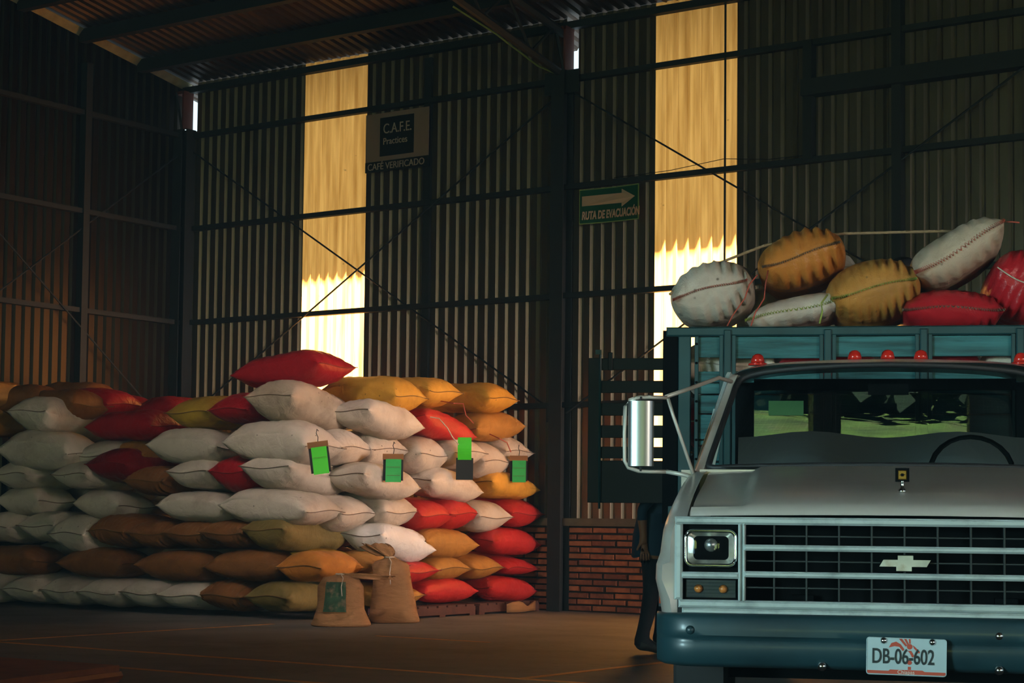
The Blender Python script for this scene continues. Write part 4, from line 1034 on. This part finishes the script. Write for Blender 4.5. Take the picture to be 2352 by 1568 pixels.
for s in (-1, 1):
    P_ = lambda v: ws(s * 1.0, v)
    mb = MB(); vs = []
    for i in range(13):
        v = -0.04 + 1.06 * i / 12; p = P_(v)
        p1 = p + Vector((s * 0.012, -0.012, 0.0)); p2 = p + Vector((s * 0.045, 0.0, 0.004)); p3 = p + Vector((s * 0.055, 0.06, 0.006)); p4 = p + Vector((s * 0.0, 0.06, 0))
        vs += [p1, p2, p3, p4]
    mb.add(vs, [(i * 4 + j, i * 4 + (j + 1) % 4, (i + 1) * 4 + (j + 1) % 4, (i + 1) * 4 + j) for i in range(12) for j in range(4)])
    mb.build('windscreen_pillar', M['paint'], truck, smooth=True, auto=50)
    dr = empty('door', (s * 0.96, 1.5, 0.5), 0, truck)
    MB().box(-0.03, 0.03, -0.1, 1.2, 0.0, 0.76).build('door_panel', M['paint'], dr)
    MB().tube([(-s * 0.02, 1.12, 0.76), (-s * 0.13, 1.10, 1.27)], 0.03, 6).tube([(-s * 0.03, 0.12, 0.76), (-s * 0.16, 0.62, 1.27), (-s * 0.14, 1.1, 1.28)], 0.018, 6).tube([(-s * 0.03, 0.36, 0.76), (-s * 0.10, 0.42, 1.08)], 0.011, 6).build('window_frame', M['grille'], dr)
    MB().add([(-s * 0.035, 0.1, 0.76), (-s * 0.035, 1.12, 0.76), (-s * 0.14, 1.1, 1.26), (-s * 0.16, 0.62, 1.26)], [(0, 1, 2, 3)]).build('side_window', M['glass'], dr)
# back wall of the cab with its window
MB().box(-0.95, 0.95, 2.80, 2.86, 0.5, 1.32).box(-0.80, -0.70, 2.80, 2.86, 1.32, 1.78).box(0.70, 0.80, 2.80, 2.86, 1.32, 1.78).box(-0.7, 0.7, 2.80, 2.86, 1.74, 1.80).build('cab_back', M['black'], truck)
MB().box(-0.70, 0.70, 2.815, 2.821, 1.32, 1.74).build('rear_window', M['rear_glass'], truck)
MB().box(-0.62, -0.43, 2.800, 2.803, 1.60, 1.68).build('window_reflection', M['green_reflection'], truck)  # flat green panel standing in for a green box mirrored in the glass
MB().box(-0.90, 0.90, 1.45, 2.85, 0.48, 0.56).build('cab_floor', M['black'], truck)
MB().cbox(-0.85, 0.85, 1.48, 1.78, 1.0, 1.235, 0.03).build('dashboard', M['seat'], truck)
mb = MB().cbox(-0.80, 0.80, 2.1, 2.72, 0.72, 0.92, 0.05)
mb.grid(16, 4, lambda u, v: (-0.78 + 1.56 * u, 2.62 + 0.10 * v - 0.03 * math.sin(math.pi * v), 0.9 + (0.575 + 0.035 * math.sin(2 * math.pi * u) ** 2) * v)).build('bench_seat', M['seat'], truck, smooth=True)
sw = MB().tube([(0.40 + 0.20 * math.cos(t), 1.95 + 0.07 * math.sin(t), 1.27 + 0.18 * math.sin(t)) for t in [k * 2 * math.pi / 24 for k in range(24)]], 0.013, 6, closed=True)
sw.tube([(0.40, 1.95, 1.27), (0.40, 1.72, 1.16)], 0.025, 8).tube([(0.21, 1.95, 1.27), (0.59, 1.95, 1.27)], 0.012, 6).build('steering_wheel', M['black'], truck)
MB().box(-0.10, 0.10, 2.03, 2.045, 1.66, 1.715).build('rear_view_mirror', M['black'], truck)
# clearance lamps on the roof
for x, z in ((-0.655, 1.818), (-0.165, 1.834), (0.0, 1.836), (0.165, 1.834), (0.655, 1.818)):
    cl = empty('clearance_lamp', (x, 2.12, z), 0, truck)
    MB().lathe([(0.050, 0), (0.048, 0.010), (0.036, 0.014)], (0, 0, 0), 'z', 16).build('base', M['red_lens'] if x else M['red_lens'], cl, smooth=True)
    MB().lathe([(0.036, 0.012), (0.034, 0.030), (0.028, 0.048), (0.016, 0.058), (0.002, 0.061)], (0, 0, 0), 'z', 16).build('lens', M['red_lens'], cl, smooth=True)
# mirrors on their tube arms
for s in (-1, 1):
    mr = empty('wing_mirror', (s * 1.18, 1.36, 1.43), 0, truck)
    L = lambda x, y, z: (s * (x - 1.18), y - 1.36, z - 1.43)
    loop = [L(1.06, 1.40, 1.605), L(1.14, 1.37, 1.605), L(1.19, 1.36, 1.603), L(1.235, 1.35, 1.59), L(1.256, 1.35, 1.56), L(1.258, 1.35, 1.43), L(1.256, 1.35, 1.30), L(1.238, 1.35, 1.268), L(1.19, 1.36, 1.252), L(1.14, 1.37, 1.25), L(1.06, 1.38, 1.25)]
    MB().tube(loop, 0.0095, 8).build('mirror_bracket', M['arm'], mr, smooth=True)
    MB().tube([L(1.07, 1.40, 1.607), L(0.96, 1.60, 1.665), L(0.84, 1.86, 1.735), L(0.78, 1.94, 1.722)], 0.0105, 8).tube([L(1.06, 1.38, 1.251), L(0.97, 1.38, 1.235), L(0.915, 1.38, 1.215)], 0.0105, 8).tube([L(1.055, 1.40, 1.60), L(1.03, 1.40, 1.52), L(0.925, 1.39, 1.22)], 0.0085, 8).build('mirror_arm', M['arm'], mr, smooth=True)
    n = 16; vs = []
    for q in range(n + 1):
        a = math.pi * q / n
        vs += [(s * (-0.062 * math.cos(a)), -0.045 * math.sin(a) ** 0.6, -0.155), (s * (-0.062 * math.cos(a)), -0.045 * math.sin(a) ** 0.6, 0.155)]
    mb = MB().add([(x, y, z) for x, y, z in vs], [(2 * i, 2 * i + 2, 2 * i + 3, 2 * i + 1) for i in range(n)] + [tuple(range(0, 2 * n + 2, 2)), tuple(range(1, 2 * n + 2, 2))])
    mb.build('mirror_housing', M['dull_chrome'], mr, smooth=True, auto=40)
    MB().box(-0.058, 0.058, 0.0, 0.006, -0.15, 0.15).build('mirror_glass', M['chrome'], mr)
    MB().tube([(0, -0.01, 0.155), (0, -0.005, 0.176)], 0.006, 6).tube([(0, -0.01, -0.155), (0, -0.005, -0.178)], 0.006, 6).tube([(0.025, -0.012, 0.156), (-0.025, -0.012, 0.156)], 0.006, 6).build('mirror_stud', M['rubber'], mr)
# chassis and wheels
MB().box(-0.45, -0.36, 0.25, 6.2, 0.55, 0.72).box(0.36, 0.45, 0.25, 6.2, 0.55, 0.72).box(-0.8, 0.8, 0.86, 0.98, 0.33, 0.45).box(-0.85, 0.85, 4.85, 4.97, 0.34, 0.46).box(-0.4, 0.4, 0.4, 1.4, 0.45, 0.95).build('chassis', M['black'], truck)
tyre = MB().lathe([(0.21, -0.11), (0.36, -0.115), (0.395, -0.10), (0.40, -0.05), (0.40, 0.05), (0.395, 0.10), (0.36, 0.115), (0.21, 0.11)], (0, 0, 0), 'x', 28).mesh('tyre', M['tyre'], True, 40)
rim = MB().lathe([(0.215, -0.09), (0.20, -0.07), (0.09, -0.04), (0.06, -0.09), (0.06, 0.09), (0.21, 0.09)], (0, 0, 0), 'x', 20).mesh('rim', M['grille_dark'], True, 40)
for x, y in ((-0.84, 0.92), (0.84, 0.92), (-0.95, 4.91), (0.95, 4.91), (-0.70, 4.91), (0.70, 4.91)):
    wh = empty('wheel', (x, y, 0.40), 0, truck)
    inst('tyre', tyre, wh); inst('rim', rim, wh)

# wooden stake bed
bedf = MB().box(-1.20, 1.20, 3.22, 6.45, 1.03, 1.10).box(-1.15, 1.15, 3.3, 3.4, 0.72, 1.03).box(-1.15, 1.15, 4.2, 4.3, 0.72, 1.03).box(-1.15, 1.15, 5.6, 5.7, 0.72, 1.03).box(-1.2, 1.2, 6.38, 6.45, 0.92, 1.03)
bedf.build('bed_floor', M['gate'], truck)
hb = empty('headboard', (0, 3.2, 0), 0, truck)
MB().cbox(-1.215, 1.215, -0.035, 0.035, 2.075, 2.128, 0.008).build('top_rail', M['teal_steel'], hb)
MB().box(-1.20, 1.20, -0.03, 0.03, 1.02, 1.10).build('bottom_rail', M['teal_steel'], hb)
MB().box(-1.235, -1.150, -0.02, 0.05, 1.0, 2.11).build('corner_post', M['black'], hb)
MB().box(1.150, 1.235, -0.02, 0.05, 1.0, 2.11).build('corner_post', M['black'], hb)
bolt_me = MB().lathe([(0.008, 0.0), (0.007, -0.006), (0.001, -0.008)], (0, 0, 0), 'y', 8).mesh('bolt', M['black'])
for s in (-1, 1):
    MB().cbox(*sorted((s * 1.145, s * 1.075)), -0.034, 0.02, 1.05, 2.075, 0.004).build('corner_angle', M['teal_steel'], hb)
    fl = MB().cbox(*sorted((s * 1.052, s * 1.030)), -0.036, -0.012, 1.05, 2.075, 0.003).build('bolted_flange', M['teal_steel'], hb)
    for k in range(9):
        inst('bolt', bolt_me, hb, (s * 1.041, -0.036, 1.15 + 0.11 * k))
post_x = [-0.865, -0.30, 0.232, 0.757]
for x in post_x:
    MB().cbox(x - 0.046, x - 0.022, -0.036, -0.012, 1.05, 2.08, 0.003).cbox(x + 0.024, x + 0.048, -0.036, -0.012, 1.05, 2.08, 0.003).build('post_flange', M['teal_steel'], hb)
    MB().cbox(x - 0.020, x + 0.022, -0.05, 0.0, 1.05, 2.11, 0.006).build('post', M['teal_steel'], hb)
rnd = random.Random(21)
bays = [(-1.03, -0.91), (-0.82, -0.345), (-0.252, 0.187), (0.279, 0.712), (0.803, 1.03)]
for bi, (a, b) in enumerate(bays):
    for z0, z1 in ((1.955, 2.072), (1.81, 1.874), (1.745, 1.806), (1.633, 1.738), (1.484, 1.626), (1.45, 1.478), (1.36, 1.442), (1.27, 1.352), (1.12, 1.262)):
        if bi and abs(z0 - 1.955) < 0.01: z0 = 1.955 + rnd.uniform(-0.01, 0.004)
        MB().cbox(a - 0.012, b + 0.012, -0.012 + rnd.uniform(-0.002, 0.002), 0.012, z0, z1, 0.003).build('plank', M['teal'], hb)
# the long sides and the rear leaf that is still shut
for s in (-1, 1):
    sb = empty('sideboard', (s * 1.19, 0, 0), 0, truck)
    for z0, z1 in ((1.12, 1.40), (1.47, 1.58), (1.66, 1.77), (1.85, 1.96), (2.03, 2.12)):
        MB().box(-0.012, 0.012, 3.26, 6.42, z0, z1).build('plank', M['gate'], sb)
    for y in (3.9, 4.6, 5.3, 6.0, 6.38):
        MB().box(s * 0.012 - 0.02, s * 0.012 + 0.02, y - 0.03, y + 0.03, 1.02, 2.13).build('stake', M['gate'], sb)
def gate_leaf(x0, x1, y, name):
    gt = empty(name, (x0, y, 0), 0, truck)
    wdt = x1 - x0
    for z0, z1 in ((2.143, 2.232), (1.971, 2.062), (1.800, 1.896), (1.633, 1.727), (1.479, 1.566)):
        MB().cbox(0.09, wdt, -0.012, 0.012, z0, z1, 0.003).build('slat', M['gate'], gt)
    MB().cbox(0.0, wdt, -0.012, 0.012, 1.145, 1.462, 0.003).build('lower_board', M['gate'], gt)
    MB().cbox(0.0, 0.09, -0.014, 0.014, 1.145, 2.235, 0.003).build('end_stile', M['gate'], gt)
    MB().tube([(0.092, -0.02, 1.10), (0.092, -0.02, 2.29)], 0.011, 6).box(0.055, 0.10, -0.03, -0.01, 2.26, 2.295).build('lock_rod', M['teal_steel'], gt)
    MB().tube([(wdt - 0.045, -0.02, 1.10), (wdt - 0.045, -0.02, 2.29)], 0.013, 6).box(wdt - 0.06, wdt - 0.03, -0.03, -0.012, 1.10, 2.30).build('hinge_post', M['teal_steel'], gt)
    MB().cbox(0.15, 0.185, -0.03, -0.012, 2.14, 2.275, 0.006).build('latch', M['gate'], gt)
    return gt
gate_leaf(-2.075, -1.44, 6.40, 'open_gate')
MB().tube([(-1.46, 6.40, 1.25), (-1.20, 6.43, 1.25)], 0.015, 6).tube([(-1.46, 6.40, 2.05), (-1.20, 6.43, 2.05)], 0.015, 6).build('gate_hinge', M['black'], truck)
gate_leaf(0.0, 1.19, 6.44, 'shut_gate')

# the load: hand-stitched sacks heaped above the headboard
LOAD = [  # across, height, width, thickness, start, bank, colour, stitch, label
    (-0.976, 2.364, 0.525, 0.352, 3.30, 16, 'white', 'thread_red', 'white sack with red stitches at the left end of the truck load, above the mirror'),
    (-0.479, 2.245, 0.601, 0.175, 3.30, 14, 'white', 'thread_green', 'white sack with green stitches wedged low behind the headboard rail'),
    (-0.452, 2.565, 0.554, 0.344, 3.35, 16, 'orange_tan', 'thread_dark', 'shiny orange tan sack topmost on the left half of the truck load'),
    (-0.038, 2.361, 0.583, 0.380, 3.30, 12, 'tan', 'thread_green', 'dull tan sack with green stitches in the middle of the truck load'),
    (0.443, 2.585, 0.584, 0.272, 3.30, 30, 'white_dirty', 'thread_red', 'grey white sack with bold red zigzag stitches, highest on the truck'),
    (0.404, 2.238, 0.573, 0.257, 3.30, 0, 'red', 'thread_dark', 'dark red sack lying low behind the headboard rail'),
    (0.801, 2.400, 0.397, 0.422, 3.35, -25, 'red', 'thread_white', 'round red sack gathered with pale stitches at the right of the truck load'),
    (-1.03, 2.252, 0.271, 0.143, 4.20, 0, 'white', 'thread_white', 'flat white sack peeping out under the left end of the truck load'),
    (-0.883, 2.553, 0.242, 0.222, 4.25, 0, 'white', 'thread_white', 'white sack half hidden behind the left white sack and the shiny tan one'),
    (-0.252, 2.610, 0.305, 0.269, 4.35, 0, 'white_shiny', 'thread_white', 'bright white sack tip showing right of the shiny tan sack'),
]
RT = Matrix.Rotation(TH, 4, 'Z')
for n, (x, z, W, T, y0, bank, col, th, lab) in enumerate(LOAD):
    L = 0.85
    o = sack(L, W, T, 'Y', 0, 300 + n, colour_of(col), M[th], ends=(-1,), pleat=0.075 if n in (0, 2, 3, 6) else 0.04, bank=-bank, zig=(0.011 if n == 4 else 0.007) if th != 'thread_white' else 0.0, name='load_sack', endw=0.99 if n in (4, 1, 5) else 0.84)
    o.location = TW(x, y0 + L / 2, z); o.rotation_euler = (0, 0, TH)
    tag(o, lab, 'sack', 'sacks heaped on the truck')
k = 0
for zi, z in enumerate((1.27, 1.60, 1.92)):
    for xi, x in enumerate((-0.88, -0.30, 0.28, 0.86)):
        col = ['white', 'red', 'white', 'white'][(xi + zi) % 4] if zi < 2 else ['white', 'red', 'red_dk', 'white'][xi]
        o = sack(0.9, 0.57, 0.34, 'Y', 0, 340 + k, colour_of(col), M['thread_white'], ends=(-1,), name='load_sack')
        o.location = TW(x, 3.74, z); o.rotation_euler = (0, 0, TH); k += 1
        tag(o, '%s sack behind the headboard planks, %s from left, %s of the load' % ({'white': 'white', 'red': 'red', 'red_dk': 'deep red'}[col], ORD[xi], ['bottom layer', 'middle layer', 'third layer'][zi]), 'sack', 'sacks inside the truck bed')
for k, (x, z, y) in enumerate(((-0.85, 1.30, 4.75), (-0.25, 1.30, 4.75), (0.35, 1.30, 4.75), (-0.85, 1.66, 4.75), (-0.25, 1.66, 4.75), (0.35, 1.66, 4.75), (-0.85, 2.02, 4.75), (-0.25, 2.02, 4.75), (-0.6, 2.34, 4.75))):
    o = sack(0.95, 0.58, 0.37, 'Y', 0, 370 + k, M['white_cloth'], M['thread_white'], ends=(-1,), name='load_sack')
    o.location = TW(x, y, z); o.rotation_euler = (0, 0, TH)
    tag(o, 'white sack hidden in the rear half of the truck bed', 'sack', 'sacks hidden in the rear of the truck bed')

def strand(pts, r, m, lab, cat, grp=None, name='twine'):
    o = MB().tube([TW(*p) for p in pts], r, 6).build(name, M[m], smooth=True)
    return tag(o, lab, cat, grp)
strand([(-0.70, 3.28, 2.44), (-0.745, 3.25, 2.38), (-0.77, 3.24, 2.30), (-0.84, 3.24, 2.20), (-0.87, 3.24, 2.14)], 0.0045, 'thread_red', 'red twine end hanging down the left white sack on the truck', 'twine', 'loose twine ends on the truck')
strand([(-0.64, 3.32, 2.47), (-0.655, 3.28, 2.38), (-0.66, 3.27, 2.30), (-0.71, 3.26, 2.22), (-0.735, 3.24, 2.14)], 0.0045, 'thread_red', 'pink twine end hanging from the shiny tan sack on the truck', 'twine', 'loose twine ends on the truck')
strand([(-0.30, 3.27, 2.32), (-0.335, 3.25, 2.27), (-0.33, 3.24, 2.22), (-0.345, 3.24, 2.15)], 0.0055, 'thread_green', 'green twine end hanging between the white and dull tan truck sacks', 'twine', 'loose twine ends on the truck')
strand([(0.70, 3.30, 2.73), (0.735, 3.28, 2.725), (0.77, 3.28, 2.72)], 0.005, 'thread_red', 'orange twine knot at the upper corner of the highest truck sack', 'twine', 'loose twine ends on the truck')
rp = [(-1.21, 3.34, 2.34), (-1.10, 3.5, 2.44), (-0.938, 3.5, 2.54), (-0.675, 3.5, 2.64), (-0.5, 3.62, 2.70), (-0.203, 3.62, 2.725), (0.286, 3.62, 2.73), (0.6, 3.62, 2.73)]
strand(rp, 0.009, 'rope', 'hemp rope stretched across the top of the truck load', 'rope', None, 'rope')

# ------------------------------------------------------------------ people
M['denim'] = mat('dark_jeans', lin('#14181e'), 0.85, 0, 0.2, 10)
M['shirt'] = mat('blue_shirt', lin('#163448'), 0.8, 0, 0.15, 8)
M['skin'] = mat('skin', lin('#8a5a40'), 0.55, 0, 0.06, 8)
M['hair'] = mat('black_hair', (0.006, 0.006, 0.007), 0.5)
M['shoe'] = mat('dark_shoe', (0.012, 0.011, 0.010), 0.6)
def person(loc, rz, pose, label):
    """one continuous skinned figure; local x = the way the person faces, z = up"""
    root = empty('person', loc, rz)
    J, E, R = [], [], []
    def jt(p, r, parent=None):
        J.append(Vector(p)); R.append(r)
        if parent is not None: E.append((parent, len(J) - 1))
        return len(J) - 1
    lean = pose['lean']
    pel = jt((0, 0, 0.92), 0.145)
    wai = jt((0.02 + lean * 0.2, 0, 1.06), 0.135, pel)
    che = jt((0.02 + lean * 0.65, 0, 1.27), 0.155, wai)
    nek0 = jt((0.02 + lean, 0, 1.42), 0.085, che)
    nek = jt((0.03 + lean * 1.15, 0, 1.48), 0.055, nek0)
    jaw = jt((0.07 + lean * 1.35, 0, 1.555), 0.068, nek)
    hd = jt((0.055 + lean * 1.45, 0, 1.62), 0.088, jaw)
    crn = jt((0.04 + lean * 1.5, 0, 1.685), 0.065, hd)
    jt((0.155 + lean * 1.4, 0, 1.588), 0.014, jaw)      # nose
    for s in (-1, 1):
        jt((0.05 + lean * 1.42, s * 0.088, 1.595), 0.014, hd)     # ears
        fx = pose['step'] * s
        hip = jt((0, s * 0.095, 0.86), 0.105, pel)
        kn = jt((0.03 + fx * 0.5, s * 0.105, 0.49), 0.068, hip)
        jt((0.02 + fx * 0.75, s * 0.108, 0.30), 0.062, kn)
        an = jt((-0.02 + fx, s * 0.11, 0.09), 0.045, len(J) - 1)
        hl = jt((-0.05 + fx, s * 0.11, 0.042), 0.040, an)
        toe = jt((0.12 + fx, s * 0.12, 0.040), 0.040, an)
        jt((0.185 + fx, s * 0.122, 0.034), 0.030, toe)
        sh = jt((0.02 + lean * 0.9, s * 0.175, 1.37), 0.062, che)
        el = jt(pose['elbow'][0 if s < 0 else 1], 0.043, sh)
        hx = Vector(pose['hand'][0 if s < 0 else 1])
        d = (hx - J[el]).normalized()
        jt(J[el].lerp(hx, 0.45), 0.038, el)
        wr = jt(hx, 0.026, len(J) - 1)
        side = Vector((0, 1, 0)).cross(d); side = side.normalized() if side.length > 0.1 else Vector((1, 0, 0))
        nrm = d.cross(side)
        pm = jt(hx + d * 0.055, 0.030, wr)
        for q, (ln, off) in enumerate(((0.072, 0.030), (0.080, 0.010), (0.075, -0.010), (0.060, -0.030))):
            a = jt(hx + d * 0.095 + side * off, 0.010, pm)
            b = jt(J[a] + d * ln * 0.55 - nrm * 0.012 * (1 if s < 0 else -1), 0.009, a)
            jt(J[b] + d * ln * 0.38 - nrm * 0.026 * (1 if s < 0 else -1), 0.008, b)
        a = jt(hx + d * 0.035 + side * 0.042, 0.011, wr)
        jt(J[a] + d * 0.035 + side * 0.018, 0.009, a)
    me = bpy.data.meshes.new('body'); me.from_pydata([tuple(j) for j in J], E, [])
    ob = bpy.data.objects.new('body_tmp', me); COL.objects.link(ob)
    sk = ob.modifiers.new('skin', 'SKIN'); sk.use_smooth_shade = True
    for i, r in enumerate(R):
        me.skin_vertices[0].data[i].radius = (r, r)
    me.skin_vertices[0].data[0].use_root = True
    ob.modifiers.new('sub', 'SUBSURF').levels = 1
    dg = bpy.context.evaluated_depsgraph_get(); dg.update()
    bm_ = bpy.data.meshes.new_from_object(ob.evaluated_get(dg))
    bpy.data.objects.remove(ob)
    for q in ('skin', 'shirt', 'denim', 'shoe'): pass
    bm_.materials.clear()
    for q in ('skin', 'shirt', 'denim', 'shoe'): bm_.materials.append(M[q])
    hands = [Vector(h) for h in pose['hand']]
    for p in bm_.polygons:
        c = p.center
        nearhand = min((c - h).length for h in hands) < 0.15
        nh = c.z > 1.475 or nearhand
        p.material_index = 0 if nh else 1 if c.z > 0.80 else 3 if c.z < 0.075 else 2
    inst('body', bm_, root)
    # hair cap, eyes, hanging shirt hem, belt
    hc = (0.035 + lean * 1.47, 0, 1.635)
    mb = MB(); prof = [(0.100, -0.045), (0.108, 0.0), (0.105, 0.04), (0.085, 0.085), (0.045, 0.108), (0.004, 0.114)]
    mb.lathe(prof, hc, 'z', 18).build('hair', M['hair'], root, smooth=True)
    for s in (-1, 1):
        MB().lathe([(0.002, 0.010), (0.009, 0.006), (0.011, 0.0), (0.009, -0.006), (0.002, -0.010)], (0.138 + lean * 1.42, s * 0.033, 1.612), 'z', 10).build('eye', M['black'], root, smooth=True)
    vs = []
    hem = [(0.175, 0.74), (0.172, 0.80), (0.165, 0.90), (0.158, 1.0), (0.155, 1.06)]
    for r, z in hem:
        for q in range(24):
            a = 2 * math.pi * q / 24
            vs.append((r * 0.95 * math.cos(a) * (1 + 0.04 * math.sin(5 * a)) + lean * 0.2 * max(z - 0.92, 0) / 0.14, r * 1.08 * math.sin(a), z + 0.012 * math.sin(3 * a)))
    MB().add(vs, [(i * 24 + j, i * 24 + (j + 1) % 24, (i + 1) * 24 + (j + 1) % 24, (i + 1) * 24 + j) for i in range(4) for j in range(24)]).build('shirt_tail', M['shirt'], root, smooth=True)
    return tag(root, label, 'person')
person((10.13, -5.02, 0), math.radians(28), dict(lean=0.14, step=0.07, elbow=((-0.08, -0.20, 1.10), (0.30, 0.24, 1.22)), hand=((-0.06, -0.19, 0.86), (0.50, 0.16, 1.30))),
       'person in a dark blue shirt and jeans standing behind the open truck gate')
bw = TW(0.215, 5.62, 1.10)
person(tuple(bw), TH - math.pi / 2, dict(lean=0.05, step=0.05, elbow=((0.05, -0.26, 1.10), (0.05, 0.26, 1.10)), hand=((0.22, -0.22, 0.95), (0.22, 0.22, 0.95))),
       'person with black hair standing in the truck bed, only the head top showing')

# ------------------------------------------------------------------ thin haze added to lift the dark tones of the hall
hz = bpy.data.materials.new('shadow_lift_haze'); hz.use_nodes = True
_nt = hz.node_tree; _nt.nodes.clear()
_o = _nt.nodes.new('ShaderNodeOutputMaterial'); _v = _nt.nodes.new('ShaderNodeVolumeScatter')
_v.inputs['Color'].default_value = (0.55, 0.85, 1.0, 1); _v.inputs['Density'].default_value = 0.0022; _v.inputs['Anisotropy'].default_value = 0.0
_nt.links.new(_v.outputs[0], _o.inputs['Volume'])
hzo = MB().box(-0.25, 30.3, -27.3, 0.22, -0.25, 9.05).build('haze', hz)
hzo['kind'] = 'stuff'; tag(hzo, 'thin blue haze added to brighten the shadows of the hall', 'haze')
